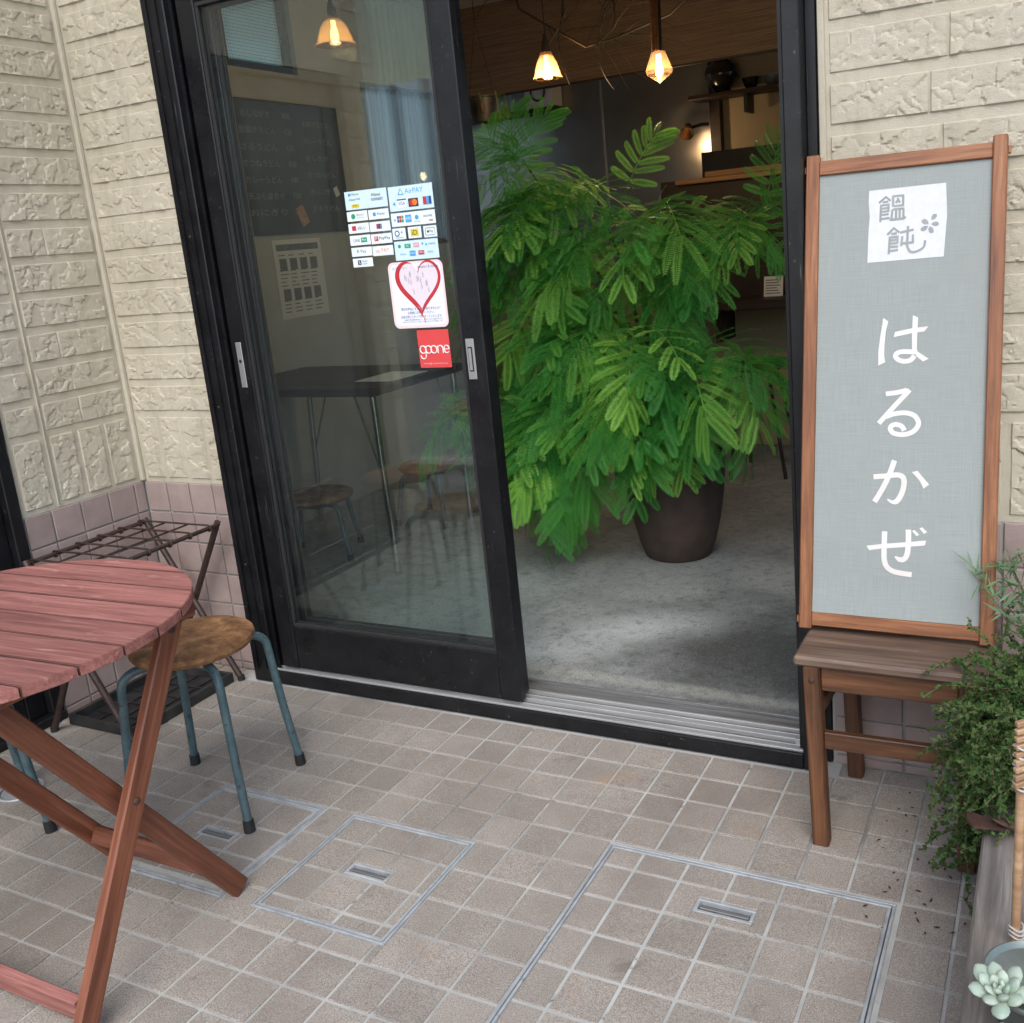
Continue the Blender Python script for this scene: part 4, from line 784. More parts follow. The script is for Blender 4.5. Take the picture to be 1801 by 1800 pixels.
# ------------------------------------------------------------------ wooden chair under the sign
ch = thing('wooden_chair', 'old brown wooden stool chair carrying the tall sign by the door', 'chair', (1.14, 0, 0))
SZ = .462
obox('seat', ((.947 + 1.345) / 2, (-.195 + .150) / 2, SZ - .0115), (.398, .345, .023), 'seatwood', ch, .006)
LEGS = [(.985, -.172, .996, -.172), (1.300, -.166, 1.300, -.166), (1.003, .130, 1.018, .133), (1.290, .130, 1.295, .133)]
for x1, y1, x0, y0 in LEGS: stick('leg', (x0, y0, 0.0005), (x1, y1, SZ - .0235), .036, .036, 'chairwood', ch, up=(1, 0, 0), ch=.003)
stick('apron', (1.0045, -.172, SZ - .052), (1.281, -.166, SZ - .052), .020, .056, 'chairwood', ch); stick('apron', (1.0225, .132, SZ - .052), (1.271, .132, SZ - .052), .020, .056, 'chairwood', ch)
stick('apron', (.994, -.153, SZ - .052), (1.006, .111, SZ - .052), .018, .056, 'chairwood', ch); stick('apron', (1.300, -.147, SZ - .052), (1.292, .111, SZ - .052), .018, .056, 'chairwood', ch)
stick('stretcher', (1.0075, -.172, .262), (1.2815, -.166, .262), .018, .040, 'chairwood', ch); stick('stretcher', (.997, -.153, .335), (1.010, .112, .335), .016, .034, 'chairwood', ch); stick('stretcher', (1.300, -.147, .335), (1.293, .112, .335), .016, .034, 'chairwood', ch)
k = MB().lathe([(.0, .003), (.004, .0028), (.006, .0015), (.007, 0)], (0, 0, 0), 14).build('bolt', 'rust', ch, True); k.matrix_basis = Matrix.Translation((.9855, -.1903, SZ - .055)) @ Matrix.Rotation(PI / 2, 4, 'X')

# ------------------------------------------------------------------ folding table
TZ, TC, TR = .74, Vector((-.444, -1.064)), .400
tb = thing('folding_table', 'round folding table of faded red wooden planks on crossed legs', 'table', (TC.x, TC.y, 0))
rot = Matrix.Rotation(math.radians(2.5), 4, 'Z'); pitch = .0882; n = 10; off = -TR
edges = [.400 - .078] ; y = edges[0]
ys = [TR]; y = TR - .055
while y > -TR: ys.append(y); y -= pitch
ys.append(-TR)
for i in range(len(ys) - 1):
    a, b = ys[i + 1] + .0023, ys[i] - .0023; pts = []
    f = lambda q: math.sqrt(max(0, TR * TR - q * q))
    nn = 10; yy = [a + (b - a) * k / nn for k in range(nn + 1)]
    pts = [(f(q), q) for q in yy] + [(-f(q), q) for q in reversed(yy)]
    clean = []
    for p in pts:
        if not clean or (Vector(p) - Vector(clean[-1])).length > .002: clean.append(p)
    if (Vector(clean[0]) - Vector(clean[-1])).length < .002: clean.pop()
    bm = bmesh.new(); vs = [bm.verts.new((x, q, 0)) for x, q in clean]; bm.faces.new(vs)
    r = bmesh.ops.extrude_face_region(bm, geom=bm.faces[:]); bmesh.ops.translate(bm, verts=[v for v in r['geom'] if isinstance(v, bmesh.types.BMVert)], vec=(0, 0, -.021)); bmesh.ops.recalc_face_normals(bm, faces=bm.faces)
    bmesh.ops.bevel(bm, geom=[e for e in bm.edges if abs(e.verts[0].co.z - e.verts[1].co.z) < .001], offset=.0014, segments=2, affect='EDGES', clamp_overlap=True)
    bm.normal_update()
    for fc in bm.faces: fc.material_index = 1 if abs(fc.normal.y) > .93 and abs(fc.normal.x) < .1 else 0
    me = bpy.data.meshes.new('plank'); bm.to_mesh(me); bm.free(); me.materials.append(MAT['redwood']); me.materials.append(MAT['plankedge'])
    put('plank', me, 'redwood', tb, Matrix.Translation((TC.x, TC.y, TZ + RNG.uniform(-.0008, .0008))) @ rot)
ZU = TZ - .0215
for x in (-.166, -.60): stick('batten', (x, TC.y - .33 if x > -.3 else TC.y - .36, ZU - .018), (x, TC.y + (.275 if x > -.3 else .35), ZU - .018), .022, .035, 'legwood', tb)
for xa, xb in ((-.140, -.188), (-.626, -.574)):
    sA = -1 if xa > -.3 else 1
    stick('leg', (xa, -.866, .706), (xa, -1.236, .008), .022, .046, 'legwood', tb, up=(0, 1, .5), ch=.003)
    stick('leg', (xb, -1.243, .700), (xb, -.778, .010), .022, .046, 'legwood', tb, up=(0, 1, -.5), ch=.003)
    k = MB().lathe([(.0, .004), (.005, .0035), (.0075, .0015), (.008, 0)], (0, 0, 0), 14).build('bolt', 'rust', tb, True); k.matrix_basis = Matrix.Translation((xa + (.0112 if xa > -.3 else -.0112), -1.031, .395)) @ Matrix.Rotation(PI / 2 if xa > -.3 else -PI / 2, 4, 'Y')
    k = MB().lathe([(.0, .005), (.005, .0045), (.009, .0015), (.010, 0)], (0, 0, 0), 14).build('bolt', 'rust', tb, True); k.matrix_basis = Matrix.Translation((xa + (.0112 if xa > -.3 else -.0112), -.878, .692)) @ Matrix.Rotation(PI / 2 if xa > -.3 else -PI / 2, 4, 'Y')
stick('stretcher', (-.562, -.845, .108), (-.200, -.845, .108), .020, .040, 'legwood', tb, up=(0, .55, 1))
stick('stretcher', (-.638, -1.212, .062), (-.152, -1.212, .062), .020, .052, 'redwood', tb, up=(0, -.2, 1))
# ------------------------------------------------------------------ blue legged stools
def stool(label, group, seat_z=.462, R=.157, fr=.226):
    t = thing('round_stool', label, 'stool', (0, 0, 0), group)
    pr = [(.0, -.034), (R * .82, -.034), (R * .95, -.028), (R, -.016), (R * .985, -.006), (R * .93, -.001), (R * .6, .003), (.0, .004)]
    MB().lathe([(r, z + seat_z) for r, z in pr], n=48).build('seat', 'seat', t, True)
    MB().lathe([(R * .55, -.036), (R * .60, -.050), (R * .58, -.050), (R * .53, -.037)], (0, 0, seat_z), 40).build('ring', 'bluepaint', t, True)
    for k in range(4):
        a = PI / 4 + k * PI / 2; ca, sa = math.cos(a), math.sin(a); z0 = seat_z - .046; rb = fr - .040; pts = [(.05, z0), (rb - .042, z0)]
        for q in range(1, 7):
            b = PI / 2 * q / 6; pts.append((rb - .042 + .045 * math.sin(b), z0 - .045 + .045 * math.cos(b)))
        pts += [(rb + (fr - rb) * .5, z0 * .45), (fr, .028)]
        MB().tube([(r * ca, r * sa, z) for r, z in pts], .0112, 12).build('leg', 'bluepaint', t, True)
        MB().tube([(fr * ca, fr * sa, .032), ((fr + .002) * ca, (fr + .002) * sa, .0005)], [.0135, .0145], 12).build('rubber_foot', 'rubber', t, True)
    return t
st1 = stool('blue legged stool with worn brown round seat between the red table and the door', 'round stools outside')
st1.location = (-.544, -.485, 0); st1.rotation_euler = (0, 0, math.radians(63 - 45))
st2 = copy_tree(st1); st2['label'] = 'second blue legged stool, mostly hidden under the red table at the left edge'
st2.location = (-1.075, -.845, 0); st2.rotation_euler = (0, 0, math.radians(20.3 - 45))
# ------------------------------------------------------------------ folding rack and tray
rk = thing('folding_rack', 'brown steel folding rack with a wire grid top in the corner', 'rack', (-1.2, -.1, 0))
RX0, RX1, RY0, RY1, RZ = -1.362, -1.040, -.355, .098, .552
for yy in (RY0, RY1):
    dy = .012 if yy > 0 else -.012
    MB().tube([(RX0, yy, RZ + .01), (RX1 + .006, yy, .009)], .0105, 12).build('leg', 'rack', rk, True); MB().tube([(RX1, yy + dy * 1.8, RZ + .01), (RX0 - .004, yy + dy * 1.8, .009)], .0105, 12).build('leg', 'rack', rk, True)
    MB().tube([(RX1 + .006, yy, .018), (RX1 + .007, yy, .0006)], .0125, 12).build('foot_cap', 'rubber', rk, True); MB().tube([(RX0 - .004, yy + dy * 1.8, .018), (RX0 - .005, yy + dy * 1.8, .0006)], .0125, 12).build('foot_cap', 'rubber', rk, True)
for xx in (RX0, RX1): MB().tube([(xx, RY0 - .022 if xx == RX1 else RY0, RZ), (xx, RY1 + .022 if xx == RX1 else RY1, RZ)], .0072, 10).build('top_rail', 'rack', rk, True)
for k in range(6):
    yy = RY0 + .02 + k * (RY1 - RY0 - .04) / 5
    def hook(x, s): return [(x + s * .010 * math.cos(a), yy, RZ + .010 * math.sin(a)) for a in [math.radians(d) for d in (90, 45, 0, -45, -90, -135, -170)]]
    MB().tube(list(reversed(hook(RX0, -1))) + hook(RX1, 1), .0034, 8).build('cross_wire', 'rack', rk, True)
for xx in (RX0 + .107, RX0 + .214): MB().tube([(xx, RY0 + .01, RZ + .0035), (xx, RY1 - .01, RZ + .0035)], .0034, 8).build('long_wire', 'rack', rk, True)
ty = thing('drip_tray', 'flat black plastic drip tray on the paving under the rack', 'tray', (-1.19, -.09, 0))
tx0, tx1, ty0, ty1 = -1.346, -1.058, -.318, .066
box('base', (tx0, ty0, .0008), (tx1, ty1, .006), 'tray', ty)
mb = MB()
for a, b in (((tx0 - .012, ty0 - .012), (tx1 + .012, ty0)), ((tx0 - .012, ty1), (tx1 + .012, ty1 + .012)), ((tx0 - .012, ty0), (tx0, ty1)), ((tx1, ty0), (tx1 + .012, ty1))): mb.box((a[0], a[1], .001), (b[0], b[1], .036), .002)
mb.build('rim', 'tray', ty)
for k in range(1, 5): box('rib', (tx0 + .001, ty0 + k * (ty1 - ty0) / 5 - .003, .0062), (tx1 - .001, ty0 + k * (ty1 - ty0) / 5 + .003, .013), 'tray', ty, .001)
for k in range(1, 4): box('rib', (tx0 + k * (tx1 - tx0) / 4 - .003, ty0 + .001, .0062), (tx0 + k * (tx1 - tx0) / 4 + .003, ty1 - .001, .0122), 'tray', ty, .001)
def plight(loc, e):
    l = bpy.data.lights.new('lamp_light', 'POINT'); l.energy = e; l.color = (1, .66, .34); l.shadow_soft_size = .03; o = bpy.data.objects.new('lamp_light', l); COL.objects.link(o); o.location = loc; return o
# ------------------------------------------------------------------ interior shell
IZ = .030; CEIL = 2.80; ILX, IRX = -2.10, 2.30; FASY = 3.55; BACKY = 5.32
tag(box('floor', (ILX - 1.3, .3256, -.20), (IRX + .2, BACKY + .2, IZ), 'concrete'), kind='structure')
tag(box('ceiling', (ILX - 1.3, .361, CEIL), (IRX + .2, BACKY + .2, CEIL + .15), 'plaster'), kind='structure')
# left wall with a high window opening
WY0, WY1, WZ0, WZ1 = 1.20, 2.12, 2.30, 2.74
mb = MB(); mb.box((ILX - .12, .361, IZ), (ILX, WY0, CEIL)).box((ILX - .12, WY1, IZ), (ILX, 2.63, CEIL)).box((ILX - .12, 3.42, IZ), (ILX, 3.45, CEIL)).box((ILX - .12, 2.63, IZ), (ILX, 3.42, 1.40)).box((ILX - .12, 2.63, 2.32), (ILX, 3.42, CEIL)).box((ILX - .12, WY0, IZ), (ILX, WY1, WZ0)).box((ILX - .12, WY0, WZ1), (ILX, WY1, CEIL))
tag(mb.build('inner_wall', 'plaster'), kind='structure')
tag(box('inner_wall', (ILX - 1.3, 3.44, IZ), (ILX - .121, 3.54, CEIL), 'plaster'), kind='structure')
mb = MB(); mb.box((-3.4, 3.541, IZ), (-3.28, 3.7, CEIL)).box((-3.4, 4.9, IZ), (-3.28, BACKY, CEIL)).box((-3.4, 3.7, IZ), (-3.28, 4.9, 1.2)).box((-3.4, 3.7, 2.6), (-3.28, 4.9, CEIL)); tag(mb.build('inner_wall', 'plaster'), kind='structure')
tag(box('inner_wall', (-3.4, BACKY, IZ), (IRX + .12, BACKY + .12, CEIL), 'creamwall'), kind='structure')
mb = MB(); mb.box((IRX, .361, IZ), (IRX + .12, .9, CEIL)).box((IRX, 2.9, IZ), (IRX + .12, 3.9, CEIL)).box((IRX, 5.1, IZ), (IRX + .12, BACKY, CEIL)).box((IRX, 3.9, IZ), (IRX + .12, 5.1, 1.25)).box((IRX, 3.9, 2.6), (IRX + .12, 5.1, CEIL)).box((IRX, .9, IZ), (IRX + .12, 2.9, 1.0)).box((IRX, .9, 2.35), (IRX + .12, 2.9, CEIL))
tag(mb.build('inner_wall', 'plaster'), kind='structure')
tag(box('inner_wall', (-2.0, .3605, IZ), (-.99, .375, CEIL), 'plaster'), kind='structure'); tag(box('inner_wall', (.96, .3605, IZ), (IRX, .375, CEIL), 'plaster'), kind='structure'); tag(box('inner_wall', (-.9898, .3605, 2.262), (.9598, .375, CEIL), 'plaster'), kind='structure')
cs = thing('door_casing', 'pale wooden casing strip just inside the left of the glass door', 'trim', (-.96, .35, IZ))
stick('casing_board', (-.948, .342, IZ + .001), (-.948, .342, 2.2), .030, .075, 'shelfwood', cs, up=(1, 0, 0))
def window(name, label, x, y0, y1, z0, z1, mat, nm):
    w = thing(name, label, 'window', (x, (y0 + y1) / 2, z0))
    mb = MB(); mb.box((x - .03, y0 + .0005, z0 + .0005), (x + .03, y1 - .0005, z0 + .04)).box((x - .03, y0 + .0005, z1 - .04), (x + .03, y1 - .0005, z1 - .0005)).box((x - .03, y0 + .0005, z0 + .0405), (x + .03, y0 + .04, z1 - .0405)).box((x - .03, y1 - .04, z0 + .0405), (x + .03, y1 - .0005, z1 - .0405)).box((x - .02, (y0 + y1) / 2 - .02, z0 + .0405), (x + .02, (y0 + y1) / 2 + .02, z1 - .0405)); mb.build('sash', 'darkwood' if nm else 'black', w)
    for a, b in ((y0 + .0405, (y0 + y1) / 2 - .0205), ((y0 + y1) / 2 + .0205, y1 - .0405)): box('pane', (x - .002, a, z0 + .0408), (x + .002, b, z1 - .0408), mat, w)
    return w
window('high_window', 'greenish wired frosted window high on the inner wall behind the glass door', ILX - .06, WY0, WY1, WZ0, WZ1, 'frosted', 0)
window('added_window', 'added wooden framed window in the unseen right inner wall beyond the door', IRX + .06, .9, 2.9, 1.0, 2.35, 'glass', 1)  # added out of view to let daylight onto the plant
window('added_window', 'added small high window in the right wall of the kitchen', IRX + .06, 3.9, 5.1, 1.25, 2.6, 'clearfrost', 1)  # unseen window added to brighten the kitchen
window('added_window', 'added window in the left wall of the kitchen', -3.34, 3.7, 4.9, 1.2, 2.6, 'clearfrost', 1)  # added to bring daylight into the kitchen from the left
cw = window('curtained_window', 'inner window with a pale curtain seen through the upper right of the glass door', ILX - .06, 2.63, 3.42, 1.40, 2.32, 'glass', 1)
X, Y = np.meshgrid(np.linspace(2.66, 3.40, 120), np.linspace(1.42, 2.30, 3)); put('curtain', grid_mesh('curtain', X, Y, .010 * np.sin(X * 46 + 2 * np.sin(X * 9)), lambda a, b, c: np.stack([ILX - .018 + c, a, b], -1)), 'curtain', cw)
# blackboard, poster on the left wall
bb = thing('blackboard', 'dark chalk menu board with handwriting on the inner wall behind the glass', 'blackboard', (ILX, 1.94, 1.5))
box('board', (ILX + .001, 1.53, 1.512), (ILX + .016, 2.37, 2.155), 'chalk', bb)
rs = random.Random(5); lines = ['おしながき', '釜揚げうどん', 'ざるうどん', 'きつねうどん', 'カレーうどん', '天ぷら盛合せ', 'おにぎり']
def wall_text(body, y, z, h, mat, parent, x, w=None):
    me, lo, hi = text_mesh(body); me = me.copy(); me.materials.clear(); s = h / max(1e-6, hi[1] - lo[1]); sw = s if w is None else w / max(1e-6, hi[0] - lo[0]); c = (lo + hi) / 2
    for v in me.vertices: v.co = (x, y + (v.co.x - c[0]) * sw, z + (v.co.y - c[1]) * s)
    return put('chalk_writing', me, mat, parent)
for k, b in enumerate(lines):
    wall_text(b, 1.74, 2.09 - k * .078, .034, 'chalkmark', bb, ILX + .0166, .26 if k else .2); wall_text('%d' % rs.choice((480, 550, 620, 700, 850)), 1.96, 2.09 - k * .078, .028, 'chalkmark', bb, ILX + .0166)
    if k < 6: wall_text(lines[(k * 3 + 1) % 7], 2.18, 2.06 - k * .085, .03, 'chalkmark', bb, ILX + .0166, .22)
for y, z, w, h, c in ((1.98, 1.60, .06, .10, 'shelfwood'), (2.30, 1.86, .07, .10, 'rust'), (2.28, 1.72, .035, .05, 'paper')): put('photo_card', MB().box((0, -w / 2, -h / 2), (.002, w / 2, h / 2)).mesh('photo_card'), c, bb, Matrix.Translation((ILX + .0175, y, z)) @ Matrix.Rotation(.4, 4, 'X'))
po = thing('poster', 'white printed notice sheet on the inner wall below the blackboard', 'poster', (ILX, 1.92, 1.08))
box('sheet', (ILX + .001, 1.738, 1.088), (ILX + .003, 2.105, 1.485), 'paper', po)
box('header_bar', (ILX + .0033, 1.76, 1.43), (ILX + .0036, 2.08, 1.462), 'paperink', po)
for k in range(16):
    if k % 8 in (1, 2, 3):
        if k % 8 == 1:
            for q in range(4): box('picture_block', (ILX + .0033, 1.770 + q * .078, 1.352 - k * .019), (ILX + .0036, 1.825 + q * .078, 1.410 - k * .019), 'paperink', po)
        continue
    for q in range(4): box('text_line', (ILX + .0033, 1.765 + q * .078, 1.405 - k * .019), (ILX + .0036, 1.765 + q * .078 + RNG.uniform(.03, .066), 1.410 - k * .019), 'paperink', po)
# inside table and low stools seen through the glass
it = thing('inner_table', 'dark wooden table on chrome legs inside behind the glass door', 'table', (-1.55, 1.4, IZ))
obox('tabletop', (-1.55, 1.42, .825), (.96, .70, .035), 'darkwood', it, .004)
for sx, sy in ((-1.10, 1.10), (-1.10, 1.72), (-1.98, 1.10), (-1.98, 1.72)):
    MB().tube([(sx, sy, .806), (sx + (.03 if sx > -1.5 else -.03), sy - .02, IZ + .001)], .014, 12).build('leg', 'chrome', it, True)
    MB().tube([(sx - .12 if sx > -1.5 else sx + .12, sy + .03, .806), (sx + .012 * (1 if sx > -1.5 else -1), sy - .002, .42)], .005, 8).build('brace', 'chrome', it, True)
box('leaflet', (-1.30, 1.25, .8432), (-1.10, 1.52, .846), 'paper', it)
ls = stool('low brown seated stool inside, behind the front door glass near the plant', 'low stools inside', .30, .165, .20); ls.location = (-1.38, 1.86, IZ)
ls2 = copy_tree(ls); ls2['label'] = 'low brown seated stool inside, beside the chrome legged table'; ls2.location = (-1.60, 1.24, IZ); ls2.rotation_euler = (0, 0, .5)
# ------------------------------------------------------------------ counter, fascia, kitchen
ct = thing('counter', 'long wooden customer counter behind the leafy plant', 'counter', (.4, 3.5, IZ))
box('front_panel', (-.70, 3.66, IZ + .001), (IRX - .002, 3.76, 1.612), 'creamwall', ct)
obox('counter_top', (.85, 3.475, .915), (2.88, .36, .05), 'darkwood', ct, .004)
box('raised_screen', (-.73, 3.645, .942), (IRX - .002, 3.659, 1.640), 'darkwood', ct)
obox('ledge', (.925, 3.72, 1.658), (2.73, .22, .032), 'shelfwood', ct, .004); obox('ledge', (.25, 3.72, 1.627), (1.75, .23, .028), 'shelfwood', ct, .004)
for k in range(3): box('support_bracket', (-.35 + k * 1.1, 3.40, .70), (-.31 + k * 1.1, 3.659, .888), 'darkwood', ct)
mc = thing('menu_card', 'small white menu card standing on the counter', 'menu', (-.03, 3.5, .94)); put('card', MB().box((-.055, -.002, 0), (.055, .002, .115)).mesh('card'), 'paper', mc, Matrix.Translation((-.03, 3.50, .9415)) @ Matrix.Rotation(-.2, 4, 'X'))
for k in range(6): put('text_line', MB().box((-.045, -.0026, .015 + k * .015), (.04 - .01 * (k % 3), -.0022, .021 + k * .015)).mesh('text_line'), 'paperink', mc, Matrix.Translation((-.03, 3.50, .9415)) @ Matrix.Rotation(-.2, 4, 'X'))
bsl = thing('bar_stool', 'dark bar stool on thin legs at the counter', 'stool', (-.05, 3.02, IZ))
MB().lathe([(.0, .57), (.15, .57), (.16, .58), (.155, .60), (.0, .605)], (-.02, 3.02, IZ), 28).build('seat', 'darkwood', bsl, True)
for sx, sy in ((-.115, 2.80), (-.115, 3.20), (.17, 2.86), (.17, 3.2)): MB().tube([(-.02 + (sx + .02) * .5, 3.02 + (sy - 3.02) * .5, .595), (sx, sy, IZ + .0005)], .010, 8).build('leg', 'darkiron', bsl, True)
fa = thing('ceiling_fascia', 'dark reed textured hanging boards above the counter', 'fascia', (0, FASY, 2.27))
z = 2.272
for k, h in enumerate((.358, .168)):
    box('board', (ILX - 1.0, FASY, z), (IRX - .002, FASY + .016, z + h), 'lath', fa); z += h + .004
box('bottom_strip', (ILX - 1.0, FASY - .004, 2.262), (IRX - .002, FASY + .02, 2.2715), 'darkwood', fa)
sp = thing('steel_backsplash', 'shiny buckled stainless steel sheets on the kitchen back wall', 'panel', (-2, BACKY, IZ))
for x0, x1 in ((-3.27, -1.806), (-1.802, -.915)): box('steel_sheet', (x0, BACKY - .006, .9), (x1, BACKY - .001, 2.79), 'steel', sp)
for xx in (-1.804, -2.6): box('cover_strip', (xx - .009, BACKY - .010, .9), (xx + .009, BACKY - .0065, 2.79), 'silver', sp)
pt = thing('timber_post', 'dark timber post beside the steel wall in the kitchen', 'post', (-.87, 5.26, IZ)); box('post', (-.912, 5.24, IZ + .001), (-.832, BACKY - .001, 2.799), 'darkwood', pt, .003)
sf = thing('kitchen_shelf', 'dark wooden shelf on the cream kitchen wall', 'shelf', (-.3, 5.2, 2.26)); box('board', (-1.0, 5.02, 2.245), (1.4, 5.2395, 2.275), 'darkwood', sf, .003)
for xx in (-.6, .6): box('bracket', (xx, 5.06, 2.12), (xx + .025, 5.2395, 2.2445), 'darkiron', sf)
va = thing('vase', 'black glazed round vase with a frilled rim on the kitchen shelf', 'vase', (-.77, 5.12, 2.2755))
MB().lathe([(.05, .001), (.062, .01), (.066, .03), (.09, .06), (.118, .105), (.120, .14), (.105, .185), (.065, .215), (.045, .225), (.048, .235), (.072, .255), (.068, .256), (.042, .236), (.035, .222), (.0, .222)], (-.77, 5.12, 2.2755), 40).build('body', 'vase', va, True)
MB().lathe([(.060, .2535), (.076, .256), (.078, .262), (.07, .262)], (-.77, 5.12, 2.2755), 40, .10, 11).build('rim', 'vase', va, True)
for x, r, l in ((-.56, .062, 'dark stoneware bowl beside the vase on the kitchen shelf'), (-.405, .07, 'grey stoneware bowl at the right end of the kitchen shelf')):
    b_ = thing('bowl', l, 'bowl', (x, 5.12, 2.2755)); MB().lathe([(.03, .001), (.034, .006), (r * .8, .03), (r, .075), (r * .97, .075), (r * .75, .033), (.0, .01)], (x, 5.12, 2.2755), 28).build('body', 'vase' if r < .065 else 'galv', b_, True)
kc = thing('kitchen_worktop', 'black worktop edge along the cream kitchen wall', 'worktop', (0, 5.1, IZ)); box('top', (-.83, 4.75, 1.60), (IRX - .01, BACKY - .002, 1.86), 'darkiron', kc, .004); box('base', (-.82, 4.80, IZ + .001), (IRX - .01, BACKY - .002, 1.598), 'darkwood', kc)
lsx = thing('wall_shelf', 'dark shelf strip high on the kitchen wall at the left', 'shelf', (-2.6, 5.2, 2.36)); box('board', (-3.2, 5.10, 2.335), (-2.10, BACKY - .012, 2.365), 'darkwood', lsx, .002)
wb = thing('speaker_box', 'white square box with a dark round mark on the high kitchen shelf', 'box', (-2.26, 5.2, 2.366)); box('case', (-2.375, 5.12, 2.3665), (-2.135, BACKY - .013, 2.60), 'paper', wb, .004)
MB().tube([(-2.255 + .06 * math.cos(a), 5.117, 2.49 + .07 * math.sin(a)) for a in [k * PI / 12 for k in range(24)]], .008, 6, closed=True).build('ring_mark', 'darkiron', wb, True)
cl_ = thing('clip_lamp', 'glowing clip spotlight fixed to the kitchen post', 'lamp', (-.98, 5.1, 2.05))
cm = Matrix.Translation((-1.03, 5.06, 2.045)) @ Matrix.Rotation(math.radians(-115), 4, 'X') @ Matrix.Rotation(math.radians(-25), 4, 'Y')
k = MB().lathe([(.016, -.075), (.024, -.07), (.026, -.02), (.044, .03), (.052, .045), (.050, .045), (.042, .03), (.022, -.02), (.0, -.03)], n=28).build('shade', 'copper', cl_, True); k.matrix_basis = cm
k = MB().lathe([(.0, -.012), (.02, -.008), (.03, .01), (.026, .028), (.0, .036)], n=20).build('bulb', 'bulb', cl_, True); k.matrix_basis = cm
MB().tube([(-1.01, 5.12, 2.07), (-.96, 5.2, 2.09), (-.92, 5.235, 2.09)], .012, 8).build('arm', 'darkiron', cl_, True); plight((-1.06, 4.9, 1.95), 2.0)
# ------------------------------------------------------------------ pendant lamps
def pendant(x, y, z, label, R=.076, top=CEIL, watts=4.0):
    t = thing('pendant_lamp', label, 'lamp', (x, y, z), 'ribbed amber glass pendant lamps')
    MB().tube([(x, y, top), (x + .004, y, z + .19)], .0032, 8).build('cord', 'rubber', t, True)
    MB().lathe([(.0, .19), (.006, .19), (.010, .17), (.016, .155), (.020, .135), (.020, .112), (.024, .108), (.026, .096)], (x, y, z), 20).build('socket', 'darkiron', t, True)
    f_ = R / .076
    MB().lathe([(.024, .112), (.029, .106), (.029, .098), (.043 * f_, .088), (.058 * f_, .064), (R * .93, .026), (R * 1.0, .008), (R * 1.10, .0), (R * 1.09, -.004), (R * .98, .005), (R * .90, .025), (.055 * f_, .062), (.040 * f_, .085), (.026, .095)], (x, y, z), 72, .012, 36).build('shade', 'amber', t, True)
    MB().lathe([(.0, .0), (.012, .006), (.019, .024), (.016, .045), (.010, .066), (.010, .09)], (x, y, z + .004), 20).build('bulb', 'bulb', t, True)
    plight((x, y, z - .03), watts); return t
pendant(-.710, 2.20, 2.100, 'ribbed amber glass pendant lamp with a black cord seen through the open door', .062)
pendant(-1.36, 1.50, 2.262, 'ribbed amber glass pendant lamp seen through the upper left of the glass door', .108 * .72, CEIL, .7)
t = thing('pendant_lamp', 'faceted amber glass pendant lamp on a copper tube seen through the open door', 'lamp', (-.09, 2.0, 1.97), 'faceted pendant lamps')
MB().tube([(-.082, 2.0, CEIL), (-.098, 2.0, 2.10)], .019, 16).build('stem_tube', 'copper', t, True); MB().tube([(-.058, 2.0, CEIL), (-.074, 2.0, 2.10)], .004, 8).build('cord', 'rubber', t, True)
MB().lathe([(.026, .120), (.030, .118), (.058, .046), (.052, .030), (.0, -.004)], (-.088, 2.0, 1.975), 12).build('shade', 'amber', t); MB().lathe([(.0, .02), (.014, .03), (.018, .05), (.012, .075), (.010, .11)], (-.088, 2.0, 1.975), 16).build('bulb', 'bulb', t, True); plight((-.088, 1.99, 1.94), 5.0)
# dried vine hanging from the ceiling
vn = thing('dried_vine', 'dark tangled dried vines hanging below the ceiling between the lamps', 'vine', (-.6, 2.4, CEIL)); rs = random.Random(11)
main = [[(-.98, 2.32, 2.80), (-.88, 2.3, 2.44), (-.72, 2.3, 2.33), (-.55, 2.3, 2.22), (-.40, 2.32, 2.24), (-.15, 2.35, 2.30), (.05, 2.36, 2.44), (.1, 2.36, 2.7)], [(-.30, 2.3, 2.80), (-.33, 2.3, 2.5), (-.45, 2.3, 2.34), (-.5, 2.3, 2.2)], [(-.75, 2.32, 2.8), (-.64, 2.3, 2.52), (-.66, 2.3, 2.34), (-.75, 2.28, 2.24)]]
for p in main:
    P = [Vector(q) for q in p]; MB().tube(P, [.006] * (len(P) - 1) + [.003], 6).build('stem', 'darkiron', vn, True)
for k in range(20):
    p = rs.choice(main); i = rs.randrange(len(p) - 1); a = Vector(p[i]).lerp(Vector(p[i + 1]), rs.random()); q = [a]; d = Vector((rs.uniform(-1, 1), rs.uniform(-.3, .3), rs.uniform(-1, .6))).normalized()
    for s_ in range(6): d = (d + Vector((rs.uniform(-.5, .5), rs.uniform(-.2, .2), rs.uniform(-.5, .3)))).normalized(); q.append(q[-1] + d * .05)
    MB().tube(q, [.0032, .0028, .0024, .002, .0018, .0015, .001], 5).build('twig', 'darkiron', vn, True)
for x, zb in ((-.62, 2.02), (-.575, 1.99)): pass
